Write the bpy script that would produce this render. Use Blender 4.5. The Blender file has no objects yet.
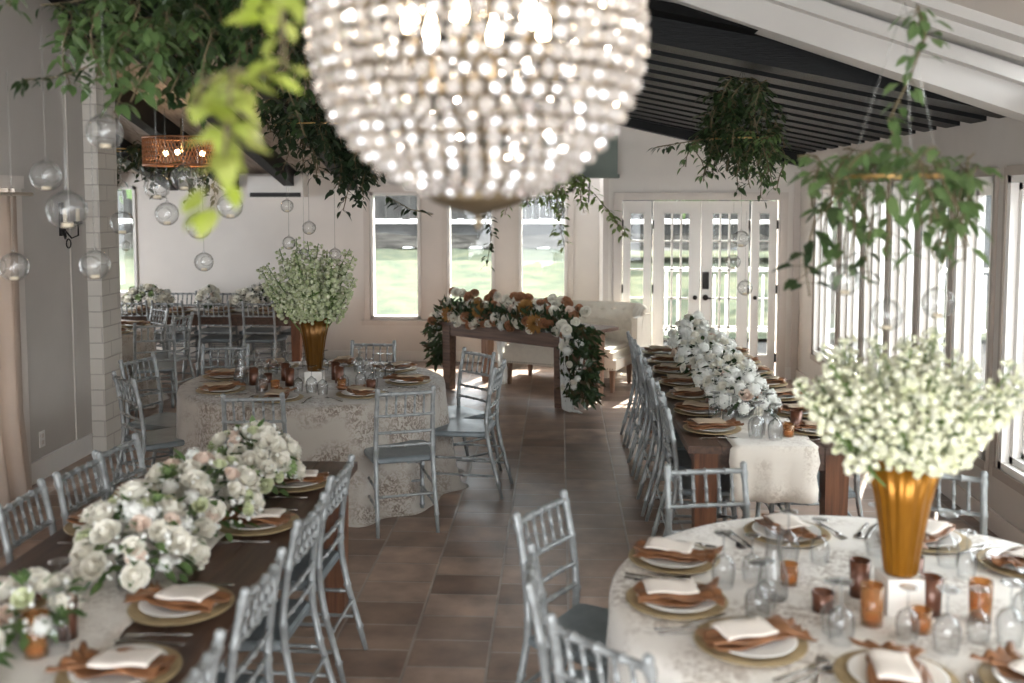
import bpy, math, random
from mathutils import Vector, Matrix
PI = math.pi
rnd = random.Random(7)
C = bpy.context.scene.collection
sc = bpy.context.scene

# ------------------------------------------------------------------ mesh helper
class MB:
    def __init__(s): s.v = []; s.f = []; s.sm = []
    def add(s, vs, fs, smooth=False):
        n = len(s.v); s.v += [tuple(v) for v in vs]; s.f += [tuple(i+n for i in f) for f in fs]; s.sm += [smooth]*len(fs); return s
    def box(s, c, d, rz=0, M=None):
        x, y, z = d[0]/2, d[1]/2, d[2]/2; ca, sa = math.cos(rz), math.sin(rz); vs = []
        for k in (-1, 1):
            for (i, j) in ((-1,-1),(1,-1),(1,1),(-1,1)):
                px, py = i*x, j*y
                vs.append(Vector((c[0]+px*ca-py*sa, c[1]+px*sa+py*ca, c[2]+k*z)))
        if M: vs = [M @ v for v in vs]
        return s.add(vs, [(3,2,1,0),(4,5,6,7),(0,1,5,4),(1,2,6,5),(2,3,7,6),(3,0,4,7)])
    def b2(s, x0, x1, y0, y1, z0, z1): return s.box(((x0+x1)/2,(y0+y1)/2,(z0+z1)/2),(abs(x1-x0),abs(y1-y0),abs(z1-z0)))
    def hull8(s, p): return s.add(p, [(3,2,1,0),(4,5,6,7),(0,1,5,4),(1,2,6,5),(2,3,7,6),(3,0,4,7)])
    def prism(s, poly, z0, z1, M=None, smooth=False):
        n = len(poly); vs = [Vector((p[0],p[1],z0)) for p in poly]+[Vector((p[0],p[1],z1)) for p in poly]
        if M: vs = [M @ v for v in vs]
        s.add(vs, [tuple(range(n-1,-1,-1)), tuple(range(n,2*n))]); 
        n0 = len(s.v)-2*n
        for i in range(n): s.f.append((n0+i, n0+(i+1)%n, n0+n+(i+1)%n, n0+n+i)); s.sm.append(smooth)
        return s
    def lathe(s, prof, c=(0,0,0), seg=16, rib=0, ribn=0, smooth=True, M=None):
        vs = []; fs = []; n = len(prof)
        for i in range(seg):
            a = 2*PI*i/seg; k = 1+rib*math.cos(a*ribn) if rib else 1
            for r, z in prof: vs.append(Vector((c[0]+r*k*math.cos(a), c[1]+r*k*math.sin(a), c[2]+z)))
        for i in range(seg):
            j = (i+1) % seg
            for k in range(n-1): fs.append((i*n+k, j*n+k, j*n+k+1, i*n+k+1))
        if prof[0][0] > 1e-4 and prof[0][0] < 0: pass
        if M: vs = [M @ v for v in vs]
        return s.add(vs, fs, smooth)
    def tube(s, pts, r, seg=8, cap=True):
        pts = [Vector(p) for p in pts]; n = len(pts); rs = r if isinstance(r, (list, tuple)) else [r]*n
        vs = []; fs = []; up = None
        for i, p in enumerate(pts):
            t = (pts[min(i+1,n-1)]-pts[max(i-1,0)])
            t = t.normalized() if t.length > 1e-9 else Vector((0,0,1))
            if up is None:
                up = Vector((0,0,1)) if abs(t.z) < .9 else Vector((1,0,0))
            a = t.cross(up)
            if a.length < 1e-4: a = t.cross(Vector((1,0,0)))
            a.normalize(); b = t.cross(a).normalized(); up = -b if False else up
            for k in range(seg):
                th = 2*PI*k/seg; vs.append(p + a*math.cos(th)*rs[i] + b*math.sin(th)*rs[i])
        for i in range(n-1):
            for k in range(seg):
                l = (k+1) % seg; fs.append((i*seg+k, i*seg+l, (i+1)*seg+l, (i+1)*seg+k))
        if cap: fs.append(tuple(range(seg-1,-1,-1))); fs.append(tuple((n-1)*seg+k for k in range(seg)))
        return s.add(vs, fs, True)
    def ball(s, c, r, seg=8, rings=5, sz=1, smooth=True, jit=0):
        vs = [Vector((c[0],c[1],c[2]-r*sz))]; fs = []
        ro = rnd.random()*6 if jit else 0
        for i in range(1, rings):
            t = -PI/2+PI*i/rings
            for k in range(seg):
                a = 2*PI*k/seg+ro; vs.append(Vector((c[0]+r*math.cos(t)*math.cos(a), c[1]+r*math.cos(t)*math.sin(a), c[2]+r*sz*math.sin(t))))
        vs.append(Vector((c[0],c[1],c[2]+r*sz))); m = len(vs)-1
        for k in range(seg):
            l = (k+1) % seg; fs.append((0, 1+l, 1+k)); fs.append((m, m-seg+k, m-seg+l))
            for i in range(rings-2): fs.append((1+i*seg+k, 1+i*seg+l, 1+(i+1)*seg+l, 1+(i+1)*seg+k))
        if jit:
            q = Matrix.Rotation(rnd.random()*3, 4, Vector((rnd.random()-.5, rnd.random()-.5, rnd.random()-.5)).normalized()); cc = Vector(c)
            vs = [cc + q @ (v-cc) for v in vs]
        return s.add(vs, fs, smooth)
    def leaf(s, p, d, n, L, W, bend=.2):
        p = Vector(p); d = Vector(d).normalized(); sd = d.cross(Vector(n))
        if sd.length < 1e-3: sd = d.cross(Vector((1,0,0.1)))
        sd.normalize(); up = sd.cross(d).normalized()
        f = lambda u, w, z: p + d*(L*u) + sd*(W*w) + up*(L*z)
        vs = [f(0,0,0), f(.28,-.42,.05), f(.28,0,0), f(.28,.42,.05), f(.62,-.4,.02-bend*.3), f(.62,0,-.04-bend*.3), f(.62,.4,.02-bend*.3), f(1,0,-bend)]
        return s.add(vs, [(0,2,1),(0,3,2),(1,2,5,4),(2,3,6,5),(4,5,7),(5,6,7)], True)
    def mesh(s, name):
        me = bpy.data.meshes.new(name); me.from_pydata(s.v, [], s.f); me.polygons.foreach_set('use_smooth', s.sm); me.update(); return me

def obj(name, mb, mat, parent=None, loc=(0,0,0), rz=0):
    me = mb.mesh(name) if isinstance(mb, MB) else mb
    if mat and not me.materials: me.materials.append(mat)
    o = bpy.data.objects.new(name, me); C.objects.link(o); o.location = loc; o.rotation_euler = (0,0,rz)
    if parent: o.parent = parent
    return o
def tag(o, label, cat, group=None, kind=None):
    o['label'] = label; o['category'] = cat
    if group: o['group'] = group
    if kind: o['kind'] = kind
    return o
def thing(name, label, cat, loc=(0,0,0), rz=0, group=None):
    o = bpy.data.objects.new(name, None); C.objects.link(o); o.location = loc; o.rotation_euler = (0,0,rz); o.empty_display_size = .05
    return tag(o, label, cat, group)
def struct(name, mb, mat, parent=None):
    o = obj(name, mb, mat, parent)
    if not parent: o['kind'] = 'structure'
    return o
class Proto:
    def __init__(s, root): s.root = root; s.used = False
    def put(s, loc, rz=0, label=None, group=None, scale=1, rot=None):
        if not s.used: r = s.root; s.used = True
        else: r = copy_tree(s.root, None)
        r.location = loc; r.rotation_euler = rot if rot else (0,0,rz); r.scale = (scale,)*3 if not isinstance(scale, tuple) else scale
        if label: r['label'] = label
        if group: r['group'] = group
        return r
def copy_tree(o, parent):
    c = o.copy(); C.objects.link(c); c.parent = parent
    for ch in list(o.children): copy_tree(ch, c)
    return c

# ------------------------------------------------------------------ materials
def mat(name, col, rough=.5, metal=0, noise=0, nscale=8, col2=None, bump=0, bscale=40, sheen=0, trans=0, spec=.5, stretch=None, emis=None):
    m = bpy.data.materials.new(name); m.use_nodes = True; nt = m.node_tree; b = nt.nodes['Principled BSDF']
    b.inputs['Base Color'].default_value = (*col, 1); b.inputs['Roughness'].default_value = rough; b.inputs['Metallic'].default_value = metal
    b.inputs['Specular IOR Level'].default_value = spec
    if sheen: b.inputs['Sheen Weight'].default_value = sheen
    tc = nt.nodes.new('ShaderNodeTexCoord'); mp = nt.nodes.new('ShaderNodeMapping'); nt.links.new(tc.outputs['Object'], mp.inputs[0])
    if stretch: mp.inputs['Scale'].default_value = stretch
    if col2 is None and noise: col2 = tuple(c*(1-noise) for c in col)
    last = None
    if col2:
        n = nt.nodes.new('ShaderNodeTexNoise'); n.inputs['Scale'].default_value = nscale; n.inputs['Detail'].default_value = 5
        nt.links.new(mp.outputs[0], n.inputs['Vector'])
        r = nt.nodes.new('ShaderNodeValToRGB'); r.color_ramp.elements[0].position = .35; r.color_ramp.elements[1].position = .65
        r.color_ramp.elements[0].color = (*col, 1); r.color_ramp.elements[1].color = (*col2, 1)
        nt.links.new(n.outputs['Fac'], r.inputs[0]); nt.links.new(r.outputs[0], b.inputs['Base Color']); last = r.outputs[0]
    if bump:
        n2 = nt.nodes.new('ShaderNodeTexNoise'); n2.inputs['Scale'].default_value = bscale; n2.inputs['Detail'].default_value = 4
        nt.links.new(mp.outputs[0], n2.inputs['Vector']); bp = nt.nodes.new('ShaderNodeBump'); bp.inputs['Strength'].default_value = bump; bp.inputs['Distance'].default_value = .01
        nt.links.new(n2.outputs['Fac'], bp.inputs['Height']); nt.links.new(bp.outputs[0], b.inputs['Normal'])
    if trans:
        t = nt.nodes.new('ShaderNodeBsdfTranslucent'); t.inputs[0].default_value = (*col, 1)
        if last: nt.links.new(last, t.inputs[0])
        mx = nt.nodes.new('ShaderNodeMixShader'); mx.inputs[0].default_value = trans
        nt.links.new(b.outputs[0], mx.inputs[1]); nt.links.new(t.outputs[0], mx.inputs[2]); nt.links.new(mx.outputs[0], nt.nodes['Material Output'].inputs[0])
    if emis:
        b.inputs['Emission Color'].default_value = (*emis[0], 1); b.inputs['Emission Strength'].default_value = emis[1]
    return m
def glass(name, tint=(1,1,1), gl=.12, rough=.02, body=0, bodycol=(1,1,1)):
    m = bpy.data.materials.new(name); m.use_nodes = True; nt = m.node_tree; nt.nodes.clear()
    out = nt.nodes.new('ShaderNodeOutputMaterial'); tr = nt.nodes.new('ShaderNodeBsdfTransparent'); tr.inputs[0].default_value = (*tint, 1)
    gb = nt.nodes.new('ShaderNodeBsdfGlossy'); gb.inputs['Roughness'].default_value = rough
    lw = nt.nodes.new('ShaderNodeLayerWeight'); lw.inputs['Blend'].default_value = .5; pw = nt.nodes.new('ShaderNodeMath'); pw.operation = 'POWER'; pw.inputs[1].default_value = 4.5-6*gl; nt.links.new(lw.outputs['Facing'], pw.inputs[0])
    ma = nt.nodes.new('ShaderNodeMath'); ma.operation = 'MULTIPLY_ADD'; ma.inputs[1].default_value = .75; ma.inputs[2].default_value = .015+.12*gl
    nt.links.new(pw.outputs[0], ma.inputs[0])
    tm = nt.nodes.new('ShaderNodeMix'); tm.data_type = 'RGBA'; tm.inputs[6].default_value = (*tint, 1); e_ = 1-1.5*gl; tm.inputs[7].default_value = (tint[0]*e_, tint[1]*e_, tint[2]*e_, 1)
    p2 = nt.nodes.new('ShaderNodeMath'); p2.operation = 'POWER'; p2.inputs[1].default_value = 1.6; nt.links.new(lw.outputs['Facing'], p2.inputs[0]); nt.links.new(p2.outputs[0], tm.inputs[0]); nt.links.new(tm.outputs[2], tr.inputs[0])
    mx = nt.nodes.new('ShaderNodeMixShader'); nt.links.new(ma.outputs[0], mx.inputs[0]); nt.links.new(tr.outputs[0], mx.inputs[1]); nt.links.new(gb.outputs[0], mx.inputs[2])
    last = mx
    if body:
        d = nt.nodes.new('ShaderNodeBsdfDiffuse'); d.inputs[0].default_value = (*bodycol, 1)
        m2 = nt.nodes.new('ShaderNodeMixShader'); m2.inputs[0].default_value = body
        nt.links.new(mx.outputs[0], m2.inputs[1]); nt.links.new(d.outputs[0], m2.inputs[2]); last = m2
    nt.links.new(last.outputs[0], out.inputs[0]); return m
def wood(name, c1, c2, rough=.45, axis=(1,12,12)):
    return mat(name, c1, rough, col2=c2, nscale=3, stretch=axis, bump=.15, bscale=12)
M = {}
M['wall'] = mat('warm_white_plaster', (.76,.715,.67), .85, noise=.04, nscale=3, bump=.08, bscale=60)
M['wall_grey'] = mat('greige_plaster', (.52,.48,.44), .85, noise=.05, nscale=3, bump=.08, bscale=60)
M['white'] = mat('white_trim_paint', (.80,.775,.74), .45, noise=.03, nscale=4)
M['trim'] = mat('cream_trim_paint', (.66,.60,.55), .5, noise=.05, nscale=4)
M['casing'] = mat('taupe_trim_paint', (.33,.28,.24), .5, noise=.06, nscale=4)
M['rafter'] = mat('black_stained_rafter', (.004,.0045,.005), .5, noise=.4, nscale=4, stretch=(1,9,9), bump=.3, bscale=15, spec=.2)
M['deck_dark'] = mat('dark_roof_boards', (.005,.005,.005), .8, noise=.5, nscale=5, bump=.3, bscale=20, spec=.15)
M['deck_light'] = mat('weathered_roof_boards', (.42,.36,.31), .7, noise=.35, nscale=5, stretch=(6,1,1), bump=.3, bscale=20)
M['header'] = mat('glare_tinted_grey_header', (.16,.19,.165), .6, noise=.15, nscale=3)  # grey paint; its green cast is chandelier glare put into the colour
M['chair'] = mat('silver_blue_chair_paint', (.30,.315,.315), .36, .3, noise=.22, nscale=30, bump=.12, bscale=90)
M['seat'] = mat('silver_blue_seat_paint', (.20,.23,.245), .38, .3, noise=.2, nscale=12, bump=.08, bscale=60)
M['table_wood'] = wood('walnut_stained_wood', (.115,.062,.04), (.055,.03,.02), .42, (14,1,14))
M['table_wood_y'] = wood('espresso_plank_wood', (.10,.056,.038), (.05,.028,.02), .4, (14,1,14))
M['redwood'] = wood('reddish_brown_wood', (.17,.072,.035), (.085,.034,.018), .42, (14,14,1))
M['sweet'] = wood('grey_brown_farm_wood', (.145,.085,.058), (.075,.042,.03), .5, (1,14,14))
M['sweet_leg'] = wood('tan_brown_farm_wood', (.26,.15,.095), (.14,.075,.045), .5, (14,14,1))
M['gold_wood'] = mat('gold_washed_charger', (.44,.33,.18), .5, .15, noise=.35, nscale=14, bump=.1)
M['plate'] = mat('white_porcelain', (.82,.80,.76), .18, noise=.02)
M['napkin'] = mat('bronze_satin', (.30,.135,.06), .38, .1, noise=.45, nscale=14, spec=.6)
M['card'] = mat('cream_card', (.78,.71,.64), .7, noise=.04, nscale=20)
M['linen'] = mat('tan_linen', (.50,.39,.28), .8, noise=.15, nscale=12)
M['steel'] = mat('polished_steel', (.62,.60,.58), .2, 1, noise=.1)
M['vase'] = mat('gold_ribbed_vase', (.36,.150,.012), .3, .6, noise=.3, nscale=6, stretch=(4,4,1))
M['vase_shaded'] = mat('shaded_gold_vase', (.17,.075,.012), .3, .55, noise=.3, nscale=6, stretch=(4,4,1))  # gold vase colour darkened for the dimmer light at the middle table
M['block'] = mat('white_riser', (.80,.77,.72), .6, noise=.03)
M['stem'] = mat('green_stem', (.14,.22,.06), .6, noise=.2)
M['twig'] = mat('brown_vine_stem', (.13,.10,.05), .7, noise=.2)
M['leafd'] = mat('dark_green_leaf', (.017,.036,.012), .45, col2=(.04,.068,.023), nscale=12, trans=.25)
M['leafm'] = mat('mid_green_leaf', (.075,.135,.045), .45, col2=(.13,.20,.07), nscale=12, trans=.3)
M['leafb'] = mat('bright_lime_leaf', (.32,.40,.05), .4, col2=(.45,.50,.14), nscale=9, trans=.45)
M['leafblack'] = mat('deep_green_leaf', (.014,.028,.012), .5, col2=(.03,.05,.02), nscale=12, trans=.15)
M['magn'] = mat('bronze_magnolia_leaf', (.10,.045,.02), .45, col2=(.03,.05,.018), nscale=7, trans=.1)
M['rosew'] = mat('ivory_petal', (.86,.83,.74), .6, noise=.07, nscale=6, trans=.25)
M['roseg'] = mat('cream_green_petal', (.72,.76,.50), .6, noise=.12, nscale=6, trans=.25)
M['rosep'] = mat('blush_petal', (.84,.70,.60), .6, noise=.08, nscale=6, trans=.25)
M['roset'] = mat('toffee_petal', (.44,.21,.11), .6, noise=.2, nscale=6, trans=.2)
M['rosem'] = mat('mustard_petal', (.42,.22,.065), .6, noise=.25, nscale=8, trans=.2)
M['blossom'] = mat('pale_cream_blossom', (.86,.85,.73), .6, col2=(.72,.74,.47), nscale=10, trans=.2)
M['blossom_mid'] = mat('shaded_greenish_blossom', (.66,.67,.50), .6, col2=(.36,.43,.20), nscale=12, trans=.2)  # blossom colour darkened because the middle bouquet stands in shadow
M['white_bl'] = mat('white_blossom', (.86,.86,.82), .6, noise=.06, nscale=10, trans=.25)
M['succ'] = mat('succulent_green', (.34,.46,.20), .5, noise=.2, nscale=10, trans=.15)
M['glass'] = glass('window_glass', (.97,.985,.98), .05)
M['globe'] = glass('globe_glass', (.95,.955,.95), .28, body=.03)
M['stemglass'] = glass('stemware_glass', (.92,.93,.935), .34, body=.015)
M['votive'] = mat('copper_mercury_votive', (.15,.055,.028), .28, .35, noise=.4, nscale=25, spec=.8)
M['amber'] = glass('amber_votive_glass', (.85,.55,.28), .25, body=.22, bodycol=(.62,.36,.15))
M['candle'] = mat('ivory_wax', (.82,.70,.52), .6, noise=.03)
M['brass'] = mat('brushed_brass', (.62,.40,.16), .35, .9, noise=.15)
M['antique'] = mat('antique_bronze', (.16,.12,.07), .45, .7, noise=.3)
M['iron'] = mat('black_iron', (.025,.022,.02), .5, .5, noise=.2)
M['cord'] = glass('clear_cord', (.9,.9,.88), .2, body=.12, bodycol=(.9,.9,.85))
M['velvet'] = mat('cream_upholstery', (.74,.68,.58), .9, noise=.06, nscale=20, sheen=.3)
M['curtain'] = mat('beige_curtain', (.56,.47,.40), .9, noise=.08, nscale=4, trans=.3)
M['chiffon'] = mat('white_chiffon', (.85,.85,.83), .8, noise=.04, nscale=6, trans=.4)
M['lamp_mesh'] = mat('copper_mesh_shade', (.34,.16,.08), .4, .7, noise=.2)
M['bulb'] = mat('lit_bulb', (1,.8,.5), .4, emis=((1,.70,.38), 12))
M['bulbc'] = mat('lit_candle_bulb', (1,.85,.6), .4, emis=((1,.80,.55), 40))
M['plastic'] = mat('white_plastic', (.78,.76,.73), .4, noise=.02)
M['vent'] = mat('black_vent', (.02,.02,.02), .6, noise=.1)

def damask(name, base, pat, amt=.5, scale=9, lift=.0):
    m = bpy.data.materials.new(name); m.use_nodes = True; nt = m.node_tree; b = nt.nodes['Principled BSDF']; b.inputs['Roughness'].default_value = .8
    b.inputs['Sheen Weight'].default_value = .3
    tc = nt.nodes.new('ShaderNodeTexCoord')
    big = nt.nodes.new('ShaderNodeTexNoise'); big.inputs['Scale'].default_value = scale*.45; big.inputs['Detail'].default_value = 1
    fine = nt.nodes.new('ShaderNodeTexNoise'); fine.inputs['Scale'].default_value = scale*4; fine.inputs['Detail'].default_value = 5; fine.inputs['Distortion'].default_value = 1.2
    for n in (big, fine): nt.links.new(tc.outputs['Object'], n.inputs['Vector'])
    r1 = nt.nodes.new('ShaderNodeMapRange'); r1.inputs[1].default_value = .40; r1.inputs[2].default_value = .6
    r2 = nt.nodes.new('ShaderNodeMapRange'); r2.inputs[1].default_value = .44; r2.inputs[2].default_value = .58
    nt.links.new(big.outputs['Fac'], r1.inputs[0]); nt.links.new(fine.outputs['Fac'], r2.inputs[0])
    mu = nt.nodes.new('ShaderNodeMath'); mu.operation = 'MULTIPLY'; nt.links.new(r1.outputs[0], mu.inputs[0]); nt.links.new(r2.outputs[0], mu.inputs[1])
    m2 = nt.nodes.new('ShaderNodeMath'); m2.operation = 'MULTIPLY'; m2.inputs[1].default_value = amt; nt.links.new(mu.outputs[0], m2.inputs[0])
    mx = nt.nodes.new('ShaderNodeMix'); mx.data_type = 'RGBA'; mx.inputs[6].default_value = (*base,1); mx.inputs[7].default_value = (*pat,1)
    nt.links.new(m2.outputs[0], mx.inputs[0]); nt.links.new(mx.outputs[2], b.inputs['Base Color'])
    return m
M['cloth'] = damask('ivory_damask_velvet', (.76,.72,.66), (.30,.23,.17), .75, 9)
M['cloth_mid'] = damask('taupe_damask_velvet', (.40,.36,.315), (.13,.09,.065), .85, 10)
M['runner'] = damask('cream_damask_runner', (.66,.61,.54), (.33,.26,.20), .6, 11)

def tile_floor():
    m = bpy.data.materials.new('terracotta_tile'); m.use_nodes = True; nt = m.node_tree; b = nt.nodes['Principled BSDF']; L = nt.links.new
    tc = nt.nodes.new('ShaderNodeTexCoord'); mp = nt.nodes.new('ShaderNodeMapping'); L(tc.outputs['Object'], mp.inputs[0])
    mp.inputs['Rotation'].default_value = (0,0,PI/2); mp.inputs['Location'].default_value = (0.07,-.05,0)
    br = nt.nodes.new('ShaderNodeTexBrick'); L(mp.outputs[0], br.inputs['Vector'])
    br.offset = .42; br.offset_frequency = 2; br.squash = 1
    for k, v in (('Scale',1),('Mortar Size',.008),('Mortar Smooth',.3),('Bias',0),('Brick Width',.275),('Row Height',.37)): br.inputs[k].default_value = v
    br.inputs['Color1'].default_value = (.19,.13,.10,1); br.inputs['Color2'].default_value = (.37,.27,.215,1); br.inputs['Mortar'].default_value = (.31,.27,.235,1)
    n = nt.nodes.new('ShaderNodeTexNoise'); n.inputs['Scale'].default_value = 5; n.inputs['Detail'].default_value = 6; L(tc.outputs['Object'], n.inputs['Vector'])
    r = nt.nodes.new('ShaderNodeValToRGB'); r.color_ramp.elements[0].position=.3; r.color_ramp.elements[1].position=.7
    r.color_ramp.elements[0].color = (.55,.52,.52,1); r.color_ramp.elements[1].color = (1.2,1.15,1.1,1); L(n.outputs['Fac'], r.inputs[0])
    mx = nt.nodes.new('ShaderNodeMix'); mx.data_type='RGBA'; mx.blend_type='MULTIPLY'; mx.inputs[0].default_value = 1
    L(br.outputs['Color'], mx.inputs[6]); L(r.outputs[0], mx.inputs[7]); L(mx.outputs[2], b.inputs['Base Color'])
    rr = nt.nodes.new('ShaderNodeMapRange'); rr.inputs[3].default_value = .28; rr.inputs[4].default_value = .5; L(n.outputs['Fac'], rr.inputs[0]); L(rr.outputs[0], b.inputs['Roughness'])
    sb = nt.nodes.new('ShaderNodeMath'); sb.operation='MULTIPLY_ADD'; sb.inputs[1].default_value=-1; L(br.outputs['Fac'], sb.inputs[0]); 
    ml = nt.nodes.new('ShaderNodeMath'); ml.operation='MULTIPLY'; ml.inputs[1].default_value=.25; L(n.outputs['Fac'], ml.inputs[0]); L(ml.outputs[0], sb.inputs[2])
    bp = nt.nodes.new('ShaderNodeBump'); bp.inputs['Strength'].default_value=.6; bp.inputs['Distance'].default_value=.006; L(sb.outputs[0], bp.inputs['Height']); L(bp.outputs[0], b.inputs['Normal'])
    return m
M['floor'] = tile_floor()
def brick_mat():
    m = bpy.data.materials.new('painted_brick'); m.use_nodes = True; nt = m.node_tree; b = nt.nodes['Principled BSDF']; L = nt.links.new
    tc = nt.nodes.new('ShaderNodeTexCoord'); sx = nt.nodes.new('ShaderNodeSeparateXYZ'); cx = nt.nodes.new('ShaderNodeCombineXYZ'); ad = nt.nodes.new('ShaderNodeMath')
    L(tc.outputs['Object'], sx.inputs[0]); L(sx.outputs[0], ad.inputs[0]); L(sx.outputs[1], ad.inputs[1]); L(ad.outputs[0], cx.inputs[0]); L(sx.outputs[2], cx.inputs[1])
    br = nt.nodes.new('ShaderNodeTexBrick'); L(cx.outputs[0], br.inputs['Vector'])
    for k, v in (('Scale',1),('Mortar Size',.006),('Brick Width',.3),('Row Height',.13)): br.inputs[k].default_value = v
    br.inputs['Color1'].default_value = (.64,.60,.54,1); br.inputs['Color2'].default_value = (.58,.54,.485,1); br.inputs['Mortar'].default_value = (.46,.42,.38,1)
    L(br.outputs['Color'], b.inputs['Base Color']); b.inputs['Roughness'].default_value = .8
    bp = nt.nodes.new('ShaderNodeBump'); bp.inputs['Distance'].default_value=.008; bp.invert = True; L(br.outputs['Fac'], bp.inputs['Height']); L(bp.outputs[0], b.inputs['Normal'])
    return m
M['brick'] = brick_mat()
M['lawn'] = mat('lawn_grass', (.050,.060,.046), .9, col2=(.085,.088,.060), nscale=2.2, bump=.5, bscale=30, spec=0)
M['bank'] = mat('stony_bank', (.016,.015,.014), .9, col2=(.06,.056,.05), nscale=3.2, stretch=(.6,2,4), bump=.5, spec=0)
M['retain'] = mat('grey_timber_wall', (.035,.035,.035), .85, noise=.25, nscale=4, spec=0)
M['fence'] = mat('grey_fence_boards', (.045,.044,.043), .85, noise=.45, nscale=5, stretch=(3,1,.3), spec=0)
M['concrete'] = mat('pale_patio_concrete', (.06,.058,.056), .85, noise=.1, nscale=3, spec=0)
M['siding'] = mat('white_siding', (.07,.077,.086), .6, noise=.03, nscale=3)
M['bark'] = mat('grey_bark', (.12,.10,.085), .9, noise=.4, nscale=8, bump=.6)
def crystal():
    m = bpy.data.materials.new('cut_crystal'); m.use_nodes = True; nt = m.node_tree; nt.nodes.clear(); L = nt.links.new
    out = nt.nodes.new('ShaderNodeOutputMaterial'); g = nt.nodes.new('ShaderNodeBsdfGlossy'); g.inputs['Roughness'].default_value = .08; g.inputs[0].default_value=(.95,.95,.97,1)
    t = nt.nodes.new('ShaderNodeBsdfTranslucent'); t.inputs[0].default_value = (.80,.78,.76,1)
    d = nt.nodes.new('ShaderNodeBsdfDiffuse'); d.inputs[0].default_value = (.52,.50,.48,1)
    tr = nt.nodes.new('ShaderNodeBsdfTransparent'); tr.inputs[0].default_value=(.93,.90,.87,1)
    gi = nt.nodes.new('ShaderNodeNewGeometry'); r1 = nt.nodes.new('ShaderNodeMapRange'); L(gi.outputs['Random Per Island'], r1.inputs[0]); r1.inputs[3].default_value=.25; r1.inputs[4].default_value=.7
    ml = nt.nodes.new('ShaderNodeMath'); ml.operation='MULTIPLY'; ml.inputs[1].default_value=7.31; L(gi.outputs['Random Per Island'], ml.inputs[0]); fr = nt.nodes.new('ShaderNodeMath'); fr.operation='FRACT'; L(ml.outputs[0], fr.inputs[0])
    pw = nt.nodes.new('ShaderNodeMath'); pw.operation='POWER'; pw.inputs[1].default_value=2; L(fr.outputs[0], pw.inputs[0]); r2 = nt.nodes.new('ShaderNodeMapRange'); L(pw.outputs[0], r2.inputs[0]); r2.inputs[3].default_value=.15; r2.inputs[4].default_value=.75
    a = nt.nodes.new('ShaderNodeMixShader'); a.inputs[0].default_value=.45; L(d.outputs[0], a.inputs[1]); L(t.outputs[0], a.inputs[2])
    c = nt.nodes.new('ShaderNodeMixShader'); L(r1.outputs[0], c.inputs[0]); L(a.outputs[0], c.inputs[1]); L(tr.outputs[0], c.inputs[2])
    e = nt.nodes.new('ShaderNodeMixShader'); L(r2.outputs[0], e.inputs[0]); L(c.outputs[0], e.inputs[1]); L(g.outputs[0], e.inputs[2]); L(e.outputs[0], out.inputs[0])
    return m
M['crystal'] = crystal()

# ------------------------------------------------------------------ room
XR, YB, YD, XL = 2.75, 12.7, 11.6, -3.88
struct('floor', MB().b2(-7, 2.95, -1.5, 12.95, -.12, 0), M['floor'])
# right wall with seven windows
div = [(6.44,7.05),(7.12,7.72),(7.79,8.40),(8.48,9.10),(9.18,9.85),(9.95,10.85)]
Z0, Z1 = .42, 2.24
w = MB(); w.b2(XR, XR+.16, -1.5, YD, 0, Z0); w.b2(XR, XR+.16, -1.5, YD, Z1, 2.75)
ys = [(2.0,4.0),(4.2,6.26)] + div
pe = -1.5
for a, b in ys: w.b2(XR, XR+.16, pe, a, Z0, Z1); pe = b
w.b2(XR, XR+.16, pe, YD, Z0, Z1)
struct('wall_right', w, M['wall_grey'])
for i, (a, b) in enumerate(ys):
    fr = MB(); g = .035
    for t, xx in ((.045, XR-.012), (.085, XR+.04), (.12, XR+.09)):
        fr.b2(xx, xx+.05, a, a+t, Z0, Z1); fr.b2(xx, xx+.05, b-t, b, Z0, Z1); fr.b2(xx, xx+.05, a, b, Z0, Z0+t); fr.b2(xx, xx+.05, a, b, Z1-t, Z1)
    if b-a > 1: fr.b2(XR+.04, XR+.1, (a+b)/2-.03, (a+b)/2+.03, Z0, Z1)
    wnd = struct('window_%d' % (i+1), fr, M['white'])
    obj('pane', MB().b2(XR+.105, XR+.112, a+.1, b-.1, Z0+.1, Z1-.1), M['glass'], wnd)
    cs = MB(); cs.b2(XR-.022, XR+.001, a-.032, a, Z0-.05, Z1+.05); cs.b2(XR-.022, XR+.001, b, b+.032, Z0-.05, Z1+.05); cs.b2(XR-.022, XR+.001, a, b, Z1, Z1+.06); cs.b2(XR-.03, XR+.001, a-.03, b+.03, Z0-.06, Z0)
    obj('casing', cs, M['casing'], wnd)
struct('baseboard_right', MB().b2(XR-.018, XR, -1.5, YD, 0, .13), M['trim'])
# back wall with the three-part window and left window
w = MB()
bx = [(-5.95,-5.5,.85,2.25),(-2.43,-1.79,.55,2.17),(-1.44,-.84,.55,2.17),(-.52,.09,.55,2.17)]
pe = -7
for a, b, z0, z1 in bx:
    w.b2(pe, a, YB, YB+.16, 0, 3.4); w.b2(a, b, YB, YB+.16, 0, z0); w.b2(a, b, YB, YB+.16, z1, 3.4); pe = b
w.b2(pe, .66, YB, YB+.16, 0, 3.4)
struct('wall_back', w, M['wall'])
for i, (a, b, z0, z1) in enumerate(bx):
    fr = MB(); t = .035
    fr.b2(a, a+t, YB-.03, YB+.1, z0, z1); fr.b2(b-t, b, YB-.03, YB+.1, z0, z1); fr.b2(a, b, YB-.03, YB+.1, z0, z0+t); fr.b2(a, b, YB-.03, YB+.1, z1-t, z1)
    wnd = struct('window_%d' % (9+i), fr, M['white'])
    obj('pane', MB().b2(a+t, b-t, YB+.05, YB+.056, z0+t, z1-t), M['glass'], wnd)
tr = MB()
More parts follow.
